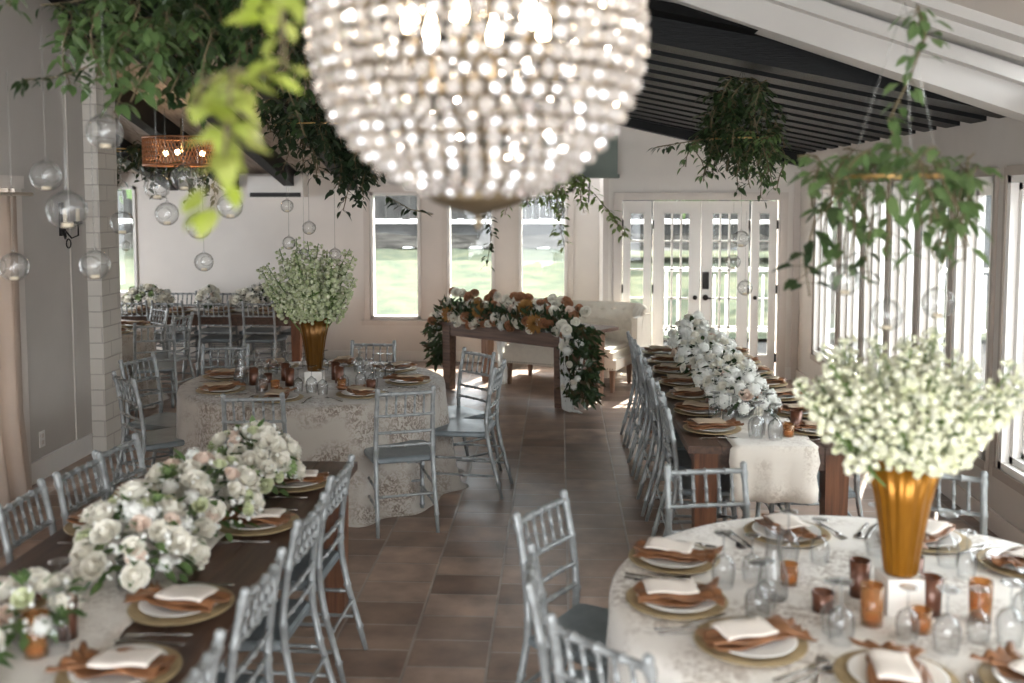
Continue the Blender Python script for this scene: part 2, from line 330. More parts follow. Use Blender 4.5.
tr.b2(-2.52, -2.44, YB-.03, YB, .47, 2.25); tr.b2(.10, .17, YB-.03, YB, .47, 2.25); tr.b2(-2.52, .17, YB-.03, YB, 2.18, 2.27); tr.b2(-2.55, .2, YB-.06, YB, .47, .53)
for a, b in ((-1.78,-1.45),(-.83,-.53)):
    tr.b2(a, b, YB-.02, YB, .55, 2.18); tr.b2(a+.05, b-.05, YB-.032, YB-.018, .6, 2.12)
struct('trim_1', tr, M['trim'])
struct('baseboard_back', MB().b2(-7, .5, YB-.02, YB, 0, .13), M['white'])
# door wall (jogs forward) with return, two doors and two sidelights
w = MB(); w.b2(.50, .64, YD+.14, YB, 0, 3.2); w.b2(.50, .72, YD, YD+.14, 0, 3.2); w.b2(2.52, XR+.16, YD, YD+.14, 0, 3.2); w.b2(.72, 2.52, YD, YD+.14, 2.08, 3.2)
struct('wall_doors', w, M['wall'])
tr = MB(); tr.b2(.62, .70, YD-.03, YD, 0, 2.16); tr.b2(2.53, 2.61, YD-.03, YD, 0, 2.16); tr.b2(.62, 2.61, YD-.035, YD, 2.08, 2.17); tr.b2(.70, 2.53, YD-.02, YD+.12, 0, .03)
tr.b2(.50, .56, YD-.025, YD, 0, 2.9); tr.b2(2.68, XR, YD-.03, YD, 0, 2.4)
struct('trim_2', tr, M['trim'])
struct('baseboard_doors', MB().b2(2.61, XR, YD-.025, YD, 0, .14), M['white'])
def door(n, x0, x1, cols, hinge_left, side):
    st = .075 if side else .115; z0, z1 = .03, 2.07; gz0, gz1 = .27, 1.94
    f = MB(); yy0, yy1 = YD+.02, YD+.065
    f.b2(x0, x0+st, yy0, yy1, z0, z1); f.b2(x1-st, x1, yy0, yy1, z0, z1); f.b2(x0+st, x1-st, yy0, yy1, z0, gz0); f.b2(x0+st, x1-st, yy0, yy1, gz1, z1)
    d = struct('door_%d' % n, f, M['white'])
    gx0, gx1 = x0+st, x1-st; mt = MB()
    for k in range(1, cols): xx = gx0+(gx1-gx0)*k/cols; mt.b2(xx-.010, xx+.010, yy0+.008, yy1-.008, gz0, gz1)
    for k in range(1, 5): zz = gz0+(gz1-gz0)*k/5; mt.b2(gx0, gx1, yy0+.008, yy1-.008, zz-.010, zz+.010)
    for (a, b, c, e) in ((gx0,gx0+.015,gz0,gz1),(gx1-.015,gx1,gz0,gz1),(gx0,gx1,gz0,gz0+.015),(gx0,gx1,gz1-.015,gz1)): mt.b2(a, b, yy0-.008, yy0, c, e)
    obj('muntin', mt, M['white'], d)
    obj('pane', MB().b2(gx0, gx1, YD+.045, YD+.05, gz0, gz1), M['glass'], d)
    hx = x0-.003 if hinge_left else x1+.003
    for z in (.25, 1.05, 1.8): obj('hinge', MB().box((hx, YD+.008, z), (.018,.026,.1)), M['iron'], d)
    return d
door(1, .73, 1.06, 1, True, True)
d2 = door(2, 1.08, 1.625, 3, True, False)
d3 = door(3, 1.635, 2.18, 3, False, False)
d4 = door(4, 2.21, 2.50, 1, False, True)
for d, x in ((d3, 1.69),):
    obj('keypad_lock', MB().b2(x-.035, x+.035, YD-.01, YD+.02, 1.05, 1.25).b2(x-.025, x+.025, YD-.016, YD-.009, 1.10, 1.235), M['iron'], d)
    h = MB().tube([(x, YD+.02, .95), (x, YD-.045, .95)], .012).tube([(x, YD-.04, .95), (x+.1, YD-.045, .945)], .009); h.ball((x, YD+.01, .95), .035, 12, 6)
    obj('lever_handle', h, M['iron'], d)
obj('lever_handle', MB().tube([(1.57, YD+.02, .95), (1.57, YD-.03, .95)], .012).ball((1.57, YD+.01, .95), .028, 10, 6), M['iron'], d2)
obj('latch', MB().ball((2.26, YD+.01, .95), .024, 10, 6).ball((2.26, YD-.02, .95), .016, 8, 5), M['iron'], d4)
# left wall, curtain window, brick pier
w = MB(); w.b2(XL-.16, XL, -1.5, 4.6, 0, 4.8); w.b2(XL-.16, XL, 6.85, 7.96, 0, 4.8); w.b2(XL-.16, XL, 4.6, 6.85, 2.2, 4.8); w.b2(XL-.16, XL, 4.6, 6.85, 0, .1)
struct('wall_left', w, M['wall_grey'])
w = MB(); w.b2(XL-.16, -2.6, -1.66, -1.5, 0, 4.8); w.b2(2.0, XR+.16, -1.66, -1.5, 0, 4.8); w.b2(-2.6, 2.0, -1.66, -1.5, 2.5, 4.8)
struct('wall_rear', w, M['wall'])  # unseen wall added to cut light from behind; opening sized for that
fr = MB()
for (a, b) in ((6.88,6.97),(4.5,4.6)): fr.b2(XL, XL+.03, a, b, 0, 2.2)
fr.b2(XL, XL+.035, 4.45, 7.0, 2.17, 2.26); fr.b2(XL-.12, XL-.06, 4.6, 4.66, .1, 2.2); fr.b2(XL-.12, XL-.06, 6.79, 6.85, .1, 2.2); fr.b2(XL-.12, XL-.06, 5.7, 5.76, .1, 2.2)
wl = struct('window_13', fr, M['trim']); obj('pane', MB().b2(XL-.1, XL-.094, 4.6, 6.85, .1, 2.2), M['glass'], wl)
struct('baseboard_left', MB().b2(XL, XL+.02, 6.97, 7.94, 0, .16).b2(XL, XL+.028, 6.97, 7.94, .14, .165), M['white'])
struct('wall_pier', MB().b2(-3.98, -3.75, 7.96, 8.30, 0, 3.5), M['brick'])
struct('trim_3', MB().b2(-3.88, -3.868, 7.70, 7.96, 0, 3.3), M['wall_grey'])
struct('wall_far_left', MB().b2(-7.1, -7, 8, 9.6, 0, 4.2).b2(-7.1, -7, 9.6, 11.3, 0, .7).b2(-7.1, -7, 9.6, 11.3, 2.25, 4.2).b2(-7.1, -7, 11.3, YB, 0, 4.2).b2(-7, -3.98, 7.96, 8.08, 0, 4.2), M['wall'])  # unseen side wall; its opening is added to brighten this corner
# curtain
cu = MB(); n = 40; vs = []; fs = []
for i in range(n+1):
    y = 5.0+(6.80-5.0)*i/n
    for z, k in ((.015,1.5),(.6,1.2),(1.4,1),(2.12,.6)):
        vs.append((XL+.09+.035*k*math.sin(i*1.25)+ (.05 if z < .1 else 0), y, z))
for i in range(n):
    for j in range(3): fs.append((i*4+j, (i+1)*4+j, (i+1)*4+j+1, i*4+j+1))
cu.add(vs, fs, True)
ct = thing('curtain', 'beige floor-length curtain at the left wall window', 'curtain', (0,0,0)); co = obj('curtain_panel', cu, M['curtain'], ct)
sm = co.modifiers.new('t','SOLIDIFY'); sm.thickness = .006
obj('curtain_rod', MB().tube([(XL+.09, 4.4, 2.13), (XL+.09, 7.0, 2.13)], .012), M['trim'], ct)

# roofs
def rz_(Y): return 3.5-.226*(Y-6.95)       # left roof: falls towards the back wall
dk = MB(); dk.hull8([(-7.1,8.0,rz_(8.0)+.22),(-.5,8.0,rz_(8.0)+.22),(-.5,YB+.2,rz_(YB+.2)+.22),(-7.1,YB+.2,rz_(YB+.2)+.22),(-7.1,8.0,rz_(8.0)+.3),(-.5,8.0,rz_(8.0)+.3),(-.5,YB+.2,rz_(YB+.2)+.3),(-7.1,YB+.2,rz_(YB+.2)+.3)])
struct('ceiling_back_left', dk, M['deck_light'])
dk = MB(); dk.hull8([(-4.1,2.2,rz_(2.2)+.22),(-.5,2.2,rz_(2.2)+.22),(-.5,8,rz_(8)+.22),(-4.1,8,rz_(8)+.22),(-4.1,2.2,rz_(2.2)+.3),(-.5,2.2,rz_(2.2)+.3),(-.5,8,rz_(8)+.3),(-4.1,8,rz_(8)+.3)])
struct('ceiling_left', dk, M['deck_dark'])
struct('ceiling_front', MB().b2(-4.1, -.5, -1.5, 2.2, 4.7, 4.8), M['deck_dark'])
def slope_beam(x, y0, y1, zf, w_, h_): 
    return MB().hull8([(x-w_,y0,zf(y0)),(x+w_,y0,zf(y0)),(x+w_,y1,zf(y1)),(x-w_,y1,zf(y1)),(x-w_,y0,zf(y0)+h_),(x+w_,y0,zf(y0)+h_),(x+w_,y1,zf(y1)+h_),(x-w_,y1,zf(y1)+h_)])
for k, x in enumerate([-6.6,-5.8,-5.0,-4.2,-3.42,-2.66,-1.9,-1.15]):
    o = struct('ceiling_rafter', slope_beam(x, 2.3 if x > -4 else 8.1, YB, rz_, .065, .23), M['rafter'])
struct('ceiling_beam', MB().b2(-3.9, -.5, 7.75, 7.96, rz_(7.85)-.02, rz_(7.85)+.25), M['rafter'])
# right roof: rafters across, falling to the right wall
def zr(x): return 3.02-.205*(x-.7)
gr_ = MB(); gr_.hull8([(-.55,6.0,zr(-.55)+.16),(XR+.2,6.0,zr(XR+.2)+.16),(XR+.2,YB+.1,zr(XR+.2)+.16),(-.55,YB+.1,zr(-.55)+.16),(-.55,6.0,zr(-.55)+.22),(XR+.2,6.0,zr(XR+.2)+.22),(XR+.2,YB+.1,zr(XR+.2)+.22),(-.55,YB+.1,zr(-.55)+.22)])
struct('ceiling_right', gr_, M['deck_dark'])
y = 6.32
while y < 11.5:
    x1 = XR if y > 6.6 else XR
    struct('ceiling_rafter', MB().hull8([(-.5,y-.125,zr(-.5)),(x1,y-.125,zr(x1)),(x1,y+.125,zr(x1)),(-.5,y+.125,zr(-.5)),(-.5,y-.125,zr(-.5)+.16),(x1,y-.125,zr(x1)+.16),(x1,y+.125,zr(x1)+.16),(-.5,y+.125,zr(-.5)+.16)]), M['rafter'])
    y += .43
struct('ceiling_beam', MB().hull8([(-.5,YD-.18,zr(-.5)-.06),(XR,YD-.18,zr(XR)-.14),(XR,YD-.02,zr(XR)-.14),(-.5,YD-.02,zr(-.5)-.06),(-.5,YD-.18,zr(-.5)+.16),(XR,YD-.18,zr(XR)+.16),(XR,YD-.02,zr(XR)+.16),(-.5,YD-.02,zr(-.5)+.16)]), M['rafter'])
struct('wall_valley', MB().b2(-.56, -.48, 2.2, YB, 3.1, 4.7), M['header'])
struct('trim_4', MB().b2(-1.6, .64, 11.2, 11.55, 2.36, 2.80).b2(-1.6, .66, 11.17, 11.58, 2.33, 2.37), M['header'])
# near white ceiling and its moulded beam
def zn(x): return 3.24-.335*(x-.7)
def zbeam(y0, y1, lo, hi, m, name):
    a, b = -.5, XR+.15
    struct(name, MB().hull8([(a,y0,zn(a)+lo),(b,y0,zn(b)+lo),(b,y1,zn(b)+lo),(a,y1,zn(a)+lo),(a,y0,zn(a)+hi),(b,y0,zn(b)+hi),(b,y1,zn(b)+hi),(a,y1,zn(a)+hi)]), m)
M['beam'] = mat('pale_grey_beam_paint', (.50,.485,.46), .6, noise=.06, nscale=3)
zbeam(5.92, 6.12, 0, .5, M['beam'], 'ceiling_beam')
zbeam(5.84, 5.92, .16, .24, M['beam'], 'trim_5')
zbeam(5.74, 5.92, .27, .34, M['beam'], 'trim_6')
zbeam(5.62, 5.92, .34, .40, M['beam'], 'trim_7')
zbeam(-1.5, 5.92, .40, .48, M['wall_grey'], 'ceiling_near_right')
struct('ceiling_beam', MB().hull8([(1.86,3.6,2.86),(2.04,3.6,2.82),(2.04,4.2,2.86),(1.9,4.2,2.9),(1.86,3.6,3.2),(2.04,3.6,3.2),(2.04,4.2,3.2),(1.9,4.2,3.2)]), M['rafter'])

# ------------------------------------------------------------------ outside
def ground_z(Y): return -.05 if Y < 13.5 else min(-.05+(Y-13.5)*.12, 1.0)
g = MB(); vs = []; fs = []; YY = [12.96, 13.5, 22.2]
for y in YY: vs += [(-22, y, ground_z(y)), (1.2, y, ground_z(y))]
for i in range(2): fs.append((2*i, 2*i+1, 2*i+3, 2*i+2))
g.add(vs, fs); lawn = struct('ground_lawn', g, M['lawn'])
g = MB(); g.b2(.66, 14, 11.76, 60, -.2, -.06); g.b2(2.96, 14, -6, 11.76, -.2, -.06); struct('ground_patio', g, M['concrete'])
g = MB().add([(1.2,15,.0),(9,15,.0),(9,24,.85),(1.2,24,.85)], [(0,1,2,3)]); struct('ground_side_lawn', g, M['lawn'])
b = MB(); n = 60; vs = []; fs = []
for i in range(n+1):
    x = -22+31*i/n
    for j in range(5): vs.append((x, 22+j*.25+.08*math.sin(i*1.7+j*2), .98+j*.075+.05*math.sin(i*2.3+j)))
for i in range(n):
    for j in range(4): fs.append((i*5+j, (i+1)*5+j, (i+1)*5+j+1, i*5+j+1))
b.add(vs, fs, True); struct('ground_bank', b, M['bank'])
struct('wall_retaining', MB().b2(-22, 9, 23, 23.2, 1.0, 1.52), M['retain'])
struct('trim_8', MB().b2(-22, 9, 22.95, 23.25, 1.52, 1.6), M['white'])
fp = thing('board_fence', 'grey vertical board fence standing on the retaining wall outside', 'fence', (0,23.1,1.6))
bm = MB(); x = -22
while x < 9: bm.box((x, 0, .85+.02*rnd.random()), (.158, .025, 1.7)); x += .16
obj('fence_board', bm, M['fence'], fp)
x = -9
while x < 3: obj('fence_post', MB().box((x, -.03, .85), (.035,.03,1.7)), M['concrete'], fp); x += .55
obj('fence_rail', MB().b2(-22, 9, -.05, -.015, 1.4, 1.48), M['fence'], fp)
# white railing beyond the doors
rl = thing('deck_railing', 'white baluster railing beyond the glazed doors', 'railing', (0,15.2,0))
for k in range(10): obj('baluster_panel', MB().b2(1.6+k*.55, 1.64+k*.55, -.02, .02, -.06, 1.0).b2(1.78+k*.55, 1.81+k*.55, -.015, .015, .1, .95).b2(1.96+k*.55, 1.99+k*.55, -.015, .015, .1, .95), M['white'], rl)
obj('top_rail', MB().b2(1.5, 7.2, -.05, .05, 1.0, 1.05), M['white'], rl); obj('bottom_rail', MB().b2(1.5, 7.2, -.02, .02, .08, .13), M['white'], rl)
# neighbouring white building beyond the right windows, cut low so the sky lights the room
nb = thing('low_white_building', 'white board and batten building outside the right windows, kept low for light', 'fence', (7.5,0,0))
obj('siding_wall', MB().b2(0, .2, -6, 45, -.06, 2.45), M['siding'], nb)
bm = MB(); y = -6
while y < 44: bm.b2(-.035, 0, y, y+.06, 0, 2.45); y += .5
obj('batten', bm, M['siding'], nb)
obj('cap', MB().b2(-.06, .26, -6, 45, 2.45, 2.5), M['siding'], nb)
def tree(x, y, h, r, seed, label, z=0):
    R = random.Random(seed); t = thing('garden_tree', label, 'tree', (x,y,z), 0, 'trees in the garden')
    obj('trunk', MB().tube([(0,0,0),(.1,.05,h*.3),(-.05,.1,h*.6),(.1,0,h*.85)], [.16,.13,.1,.05]), M['bark'], t)
    lf = MB()
    for k in range(1300):
        a, b2, q = R.random()*2*PI, math.acos(2*R.random()-1), r*R.random()**.4
        p = (q*math.sin(b2)*math.cos(a), q*math.sin(b2)*math.sin(a), h*.75+q*.8*math.cos(b2)); lf.leaf(p, (R.uniform(-1,1),R.uniform(-1,1),R.uniform(-1,.3)), (R.uniform(-1,1),R.uniform(-1,1),1), .26, .16)
    obj('crown', lf, M['leafm'], t)
tree(2.6, 19, 3.6, 1.5, 1, 'leafy tree seen through the left glazed door', .4)
tree(6.3, 20.5, 4.2, 1.7, 2, 'leafy tree seen through the right glazed door', .5)
tree(-9.5, 20, 4.2, 2.2, 3, 'leafy tree outside the far left window', .7)

tree(4.6, 17.0, 3.0, 1.0, 5, 'small leafy tree close behind the white railing', .0)
# ------------------------------------------------------------------ chiavari chair
def bamboo(mb, p0, p1, r, nodes, seg=8, mid=None):
    p0, p1 = Vector(p0), Vector(p1); pts = []; rs = []
    ks = sorted(set([0, 1] + [k for nd in nodes for k in (nd-.018, nd-.006, nd+.006, nd+.018) if 0 < k < 1]))
    for k in ks:
        p = p0.lerp(p1, k)
        if mid: p = p + Vector(mid)*(4*k*(1-k))
        pts.append(p); rs.append(r*1.38 if any(abs(k-nd) < .008 for nd in nodes) else r)
    mb.tube(pts, rs, seg)
    return mb
def make_chair():
    t = thing('banquet_chair', '', 'chair')
    s = MB(); poly = []
    for (x, y) in ((-.20,.09),(-.215,.30),(-.222,.44),(-.205,.48),(-.10,.50),(.10,.50),(.205,.48),(.222,.44),(.215,.30),(.20,.09),(.19,.065),(-.19,.065)): poly.append((x, y))
    poly = poly[::-1]
    inn = [((x)*.95, (y-.28)*.95+.28) for x, y in poly]; n = len(poly)
    vs = [(x,y,.432) for x,y in inn]+[(x,y,.441) for x,y in poly]+[(x,y,.462) for x,y in poly]+[(x,y,.472) for x,y in inn]
    fs = [tuple(range(n-1,-1,-1)), tuple(range(3*n,4*n))]
    for j in range(3):
        for i in range(n): fs.append((j*n+i, j*n+(i+1)%n, (j+1)*n+(i+1)%n, (j+1)*n+i))
    s.add(vs, fs); obj('seat', s, M['seat'], t)
    for sx in (-1, 1):
        m = MB(); pts = []; rs = []
        for z, y, x, r in ((0,-.05,.19,.0115),(.10,-.025,.188,.014),(.112,-.023,.188,.0195),(.124,-.02,.188,.014),(.30,.03,.184,.015),(.312,.033,.184,.020),(.324,.035,.184,.015),(.45,.058,.182,.0155),(.52,.062,.181,.0155),(.532,.062,.181,.020),(.544,.062,.181,.0155),(.63,.056,.18,.015),(.735,.042,.178,.0145),(.745,.04,.178,.0195),(.757,.038,.178,.0145),(.85,.02,.176,.014),(.882,.012,.175,.019),(.895,.009,.175,.0145),(.910,.005,.175,.017),(.922,.003,.175,.015),(.929,.002,.175,.008)):
            pts.append((sx*x, y, z)); rs.append(r)
        m.tube(pts, rs, 8); obj('back_post', m, M['chair'], t)
        m = MB(); bamboo(m, (sx*.19,.455,0), (sx*.19,.44,.435), .0145, (.08,.38,.72,.95)); obj('leg', m, M['chair'], t)
    rail = lambda z, y, r, nm: obj(nm, bamboo(MB(), (-.178,y,z), (.178,y,z), r, (.03,.25,.5,.75,.97), 6, (0,-.008,0)), M['chair'], t)
    rail(.888, .010, .0125, 'top_rail')
    for z, y in ((.745,.04),(.635,.055),(.55,.062)): rail(z, y, .0098, 'back_rail')
    for k in range(5):
        x = -.118+k*.059; cy = -.008*(1-(x/.178)**2)
        obj('spindle', bamboo(MB(), (x,.04+cy,.745), (x,.010+cy,.888), .0075, (.12,.5,.88), 6), M['chair'], t)
    for z in (.20, .33): obj('stretcher', bamboo(MB(), (-.19,.448,z), (.19,.448,z), .0085, (.1,.5,.9), 6), M['chair'], t)
    obj('stretcher', bamboo(MB(), (-.186,.01,.24), (.186,.01,.24), .0085, (.1,.5,.9), 6), M['chair'], t)
    for sx in (-1, 1):
        for z in (.16, .28): obj('stretcher', bamboo(MB(), (sx*.187,-.01+z*.12,z), (sx*.19,.449,z), .0085, (.1,.5,.9), 6), M['chair'], t)
    return t
CH = Proto(make_chair())
def chair_at(x, y, fx, fy, label, group):
    return CH.put((x, y, 0), math.atan2(-fx, fy), label, group)
def chair_pq(p, q, T, label, group):
    mx, my = (p[0]+q[0])/2, (p[1]+q[1])/2; dx, dy = q[0]-p[0], q[1]-p[1]; L = math.hypot(dx, dy); n = (-dy/L, dx/L)
    if n[0]*(T[0]-mx)+n[1]*(T[1]-my) < 0: n = (-n[0], -n[1])
    return chair_at(mx, my, n[0], n[1], label, group)
S = 'silver-blue bamboo-style chair '
ORD = ['farthest seat','second farthest seat','third farthest seat','middle seat of seven','third nearest seat','second nearest seat','nearest seat']
g = 'chairs along the near left table'
for i, y in enumerate((4.28, 3.70, 3.06, 2.42)):
    chair_at(-.955+.01*i, y, -1, .04, S+'on the aisle side of the left table, '+['farthest of four','second farthest of four','third farthest of four','nearest of four'][i], g)
for i, (a, b) in enumerate((((-2.13,4.787),(-2.162,4.5)), ((-2.142,4.436),(-2.161,4.12)), ((-2.175,3.993),(-2.161,3.66)))):
    chair_pq(a, b, (-1.5, 4.0+i*.01), S+'on the wall side of the left table, '+['farthest of three','middle of three','nearest of three'][i], g)
MT = (-1.80, 7.17)
g = 'chairs around the middle round table'
for a, b, w_ in (((-2.034,5.83),(-1.664,5.878),'front left'), ((-1.119,6.031),(-.792,6.145),'front right, back to camera'), ((-.445,6.85),(-.40,7.18),'right side, nearer of two'),
                 ((-.747,7.781),(-.50,7.54),'right side, farther of two'), ((-1.721,8.13),(-1.364,8.13),'far side, right of the vase'), ((-3.046,6.578),(-2.775,6.30),'left side, nearer of two'),
                 ((-3.20,7.05),(-3.10,7.38),'left side, farther of two'), ((-2.87,7.84),(-2.528,7.90),'far side, left')):
    chair_pq(a, b, MT, S+'at the middle round table, '+w_, g)
NT = (1.10, 3.29)
g = 'chairs around the near round table'
for a, b, w_ in (((-.161,3.652),(.012,3.945),'left side, farthest of three'), ((-.10,3.32),(-.095,2.97),'left side, seen edge-on, middle of three'), ((-.022,2.737),(.225,2.50),'at the bottom edge of the picture'),
                 ((.478,4.36),(.82,4.42),'far side, left of the vase'), ((1.50,4.43),(1.828,4.308),'far right, half behind the gold vase')):
    chair_pq(a, b, NT, S+'at the near round table, '+w_, g)
g = 'chairs along the right long table'
RY = [8.60,8.12,7.64,7.16,6.68,6.20,5.72]
for i, y in enumerate(RY):
    chair_at(.60+.02*(i%2), y, 1, .0, S+'left side of the right long table, '+ORD[i], g)
    if i > 4: chair_at(1.72+.02*(i%2), y, -1, .0, S+'window side of the right long table, '+ORD[i], g)
g = 'chairs at the far long table'
for i, x in enumerate((-4.94,-4.52,-3.98,-3.46)):
    chair_at(x, 11.2, 0, 1, S+'on the near side of the far long table, '+['leftmost of four','second from left','third from left','rightmost of four'][i], g)
for i, x in enumerate((-4.80,-4.28,-3.72,-3.2)):
    chair_at(x, 12.42, 0, -1, S+'on the far side of the far long table, '+['leftmost of four','second from left','third from left','rightmost of four'][i], g)
g = 'chairs at the far left round table'
for a, b, w_ in (((-3.99,9.15),(-3.70,9.30),'right front side'), ((-4.467,10.687),(-4.20,10.45),'far right side'), ((-3.86,9.75),(-3.80,10.08),'seen edge-on at its right')):
    chair_pq(a, b, (-4.9, 9.8), S+'at the far left cloth-covered table, '+w_, g)

# ------------------------------------------------------------------ tables
def cloth(name, c, R, H_, m, label, cat='tablecloth', seed=1, folds=13):
    n = 144; vs = []; fs = []; R_ = random.Random(seed); ph = [R_.random()*6 for _ in range(4)]
    rings = [(0,0),(.3,0),(.6,0),(.9,0),(.975,0),(1.0,-.012),(1.008,-.04),(1.012,-.12),(1.02,-.3),(1.035,-.5),(1.05,-.66),(1.07,-(H_-.012)),(1.12,-(H_-.004))]
    for k, (rr, z) in enumerate(rings):
        for i in range(n):
            a = 2*PI*i/n; dr = -z/H_
            f = (math.sin(folds*a+ph[0])*.5+math.sin((folds+5)*a+ph[1])*.35+math.sin(7*a+ph[2])*.3)*.085*dr
            vs.append((R*(rr+f)*math.cos(a) if rr else 0, R*(rr+f)*math.sin(a) if rr else 0, H_+z))
    for k in range(len(rings)-1):
        for i in range(n):
            j = (i+1) % n; fs.append((k*n+i, k*n+j, (k+1)*n+j, (k+1)*n+i))
    mb = MB().add(vs, fs, True)
    o = obj(name, mb, m, None, (c[0], c[1], 0), 0); s = o.modifiers.new('t','SOLIDIFY'); s.thickness = .003; s.offset = 1
    return tag(o, label, cat)
def round_table(c, R, label):
    t = thing('round_table', label, 'table', (c[0], c[1], 0))
    obj('tabletop', MB().lathe([(0,.73),(R,.73),(R,.752),(0,.752)], seg=48, smooth=False), M['table_wood'], t)
    obj('pedestal', MB().lathe([(.28,0),(.3,.02),(.06,.06),(.04,.1),(.04,.66),(.2,.73)], seg=20), M['iron'], t)
TZ = .76
cloth('tablecloth', NT, .925, TZ, M['cloth'], 'ivory damask tablecloth over the near round table', seed=4)
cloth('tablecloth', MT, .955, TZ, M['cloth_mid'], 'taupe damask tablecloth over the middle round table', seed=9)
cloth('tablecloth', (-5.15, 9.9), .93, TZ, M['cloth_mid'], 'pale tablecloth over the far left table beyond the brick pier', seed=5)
round_table(NT, .88, 'round table under the ivory cloth at lower right')
round_table(MT, .91, 'round table under the taupe cloth in the middle')
round_table((-5.15,9.9), .88, 'round table under the pale cloth beyond the brick pier')
def long_table(x0, x1, y0, y1, label, mtop, mleg, legin=.09, lw=.11, ap=.10, h=.755):
    t = thing('long_table', label, 'table', ((x0+x1)/2, (y0+y1)/2, 0)); a, b = (x1-x0)/2, (y1-y0)/2
    top = MB(); n = 5 if a < b else 1
    if a < b:
        for k in range(5): top.b2(-a+2*a*k/5+.0015, -a+2*a*(k+1)/5-.0015, -b, b, h-.04, h)
    else:
        for k in range(5): top.b2(-a, a, -b+2*b*k/5+.0015, -b+2*b*(k+1)/5-.0015, h-.04, h)
    obj('tabletop', top, mtop, t)
    A, B = a-.05, b-.05
    obj('apron', MB().b2(-A,A,-B,-B+.03,h-.04-ap,h-.04).b2(-A,A,B-.03,B,h-.04-ap,h-.04).b2(-A,-A+.03,-B,B,h-.04-ap,h-.04).b2(A-.03,A,-B,B,h-.04-ap,h-.04), mtop, t)
    for sx in (-1,1):
        for sy in (-1,1):
            px, py = sx*(A-lw/2+.01), sy*(B-lw/2+.01); q = lw/2
            obj('leg', MB().hull8([(px-q*.85,py-q*.85,0),(px+q*.85,py-q*.85,0),(px+q*.85,py+q*.85,0),(px-q*.85,py+q*.85,0),(px-q,py-q,h-.04),(px+q,py-q,h-.04),(px+q,py+q,h-.04),(px-q,py+q,h-.04)]), mleg, t)
    return t
long_table(-2.03, -1.03, 1.7, 4.97, 'dark wood farm table at lower left under white roses', M['table_wood_y'], M['redwood'])
long_table(.70, 1.62, 5.37, 9.0, 'dark wood farm table on the right below the windows', M['table_wood_y'], M['redwood'], lw=.13)
long_table(-5.6, -2.98, 11.34, 12.15, 'dark wood farm table along the far back wall', M['table_wood'], M['redwood'])
# runners
def runner(x0, x1, y0, y1, drop0, drop1, label, z=.757):
    mb = MB(); nx, vs, fs = 10, [], []; path = []
    if drop0:
        for k in range(5): path.append((y0-.012, z-drop0+(drop0-.01)*k/4))
    path.append((y0-.004, z+.004)); n = 24
    for k in range(n+1): path.append((y0+.01+(y1-y0-.02)*k/n, z+.003))
    path.append((y1+.004, z+.004))
    if drop1:
        for k in range(5): path.append((y1+.012, z-.01-(drop1-.01)*k/4))
    R_ = random.Random(3)
    for (yy, zz) in path:
        e0, e1 = R_.uniform(-.012,.012), R_.uniform(-.012,.012)
        for i in range(nx+1):
            u = i/nx; hang = max(0, (z-zz))
            vs.append((x0+e0+(x1-x0+e1-e0)*u, yy+(-1 if yy < (y0+y1)/2 else 1)*hang*.06*(math.sin(u*17)+.6), zz+.0015*math.sin(i*2.1+yy*23)))
    for k in range(len(path)-1):
        for i in range(nx): fs.append((k*(nx+1)+i, k*(nx+1)+i+1, (k+1)*(nx+1)+i+1, (k+1)*(nx+1)+i))
    mb.add(vs, fs, True); o = obj('table_runner', mb, M['runner']); s = o.modifiers.new('t','SOLIDIFY'); s.thickness = .002; s.offset = 1
    tag(o, label, 'table runner')
runner(-1.80, -1.34, 1.75, 4.96, 0, .3, 'cream damask runner down the near left table')
runner(.93, 1.40, 5.37, 8.9, .30, 0, 'cream damask runner hanging off the right long table')
runner(-5.4, -3.1, 11.6, 11.9, 0, 0, 'cream runner on the far long table')

# ------------------------------------------------------------------ tableware prototypes
def P(name, label, cat, mb, m):
    return Proto(tag(obj(name, mb, m), label, cat))
charger = P('charger_plate', '', 'charger', MB().lathe([(0,.004),(.10,.004),(.115,.002),(.165,.014),(.168,.018),(.163,.019),(.115,.009),(0,.009)], seg=40), M['gold_wood'])
plate = P('dinner_plate', '', 'plate', MB().lathe([(0,.002),(.07,.001),(.085,.004),(.130,.017),(.133,.020),(.128,.020),(.085,.009),(0,.008)], seg=40), M['plate'])
def napkin_mesh(seed, w=.062, L=.15):
    R_ = random.Random(seed); mb = MB(); nu, nv = 26, 12
    def layer(z0, amp, ww, y0, y1, tw, ruff):
        vs = []; fs = []
        a0, a1, a2 = (R_.random()*6 for _ in range(3))
        for i in range(nu+1):
            t = i/nu; y = y0+(y1-y0)*t; pin = 1-.35*math.exp(-((t-.82)/.09)**2)+.35*max(0,(t-.88)/.12)*ruff
            for j in range(nv+1):
                u = j/nv*2-1; e = max(0,(t-.7)/.3)*ruff
                x = ww*u*pin+tw*math.sin(t*5+a0)*.012
                z = z0+amp*(math.sin(u*5+a1+t*3)*.5+.5)*(1-.5*abs(u))+e*.018*(math.sin(u*11+a2)+1)*.6+.006*math.sin(t*9+a2)
                vs.append((x, y+.008*math.sin(u*4+a1), max(z, z0)))
        for i in range(nu):
            for j in range(nv): k = i*(nv+1)+j; fs.append((k, k+1, k+nv+2, k+nv+1))
        mb.add(vs, fs, True)
    layer(.0, .012, w*1.15, -L*.95, L*1.15, 1, 1)
    layer(.012, .012, w, -L, L*.95, -1, .3)
    return mb
nap = [P('folded_napkin', '', 'napkin', napkin_mesh(s, w_, l_), M['napkin']) for s, w_, l_ in ((1,.062,.14),(2,.07,.13),(3,.058,.15))]
for p in nap: s = p.root.modifiers.new('t','SOLIDIFY'); s.thickness = .003
def colored_copy(me, m): c = me.copy(); c.materials.clear(); c.materials.append(m); return c
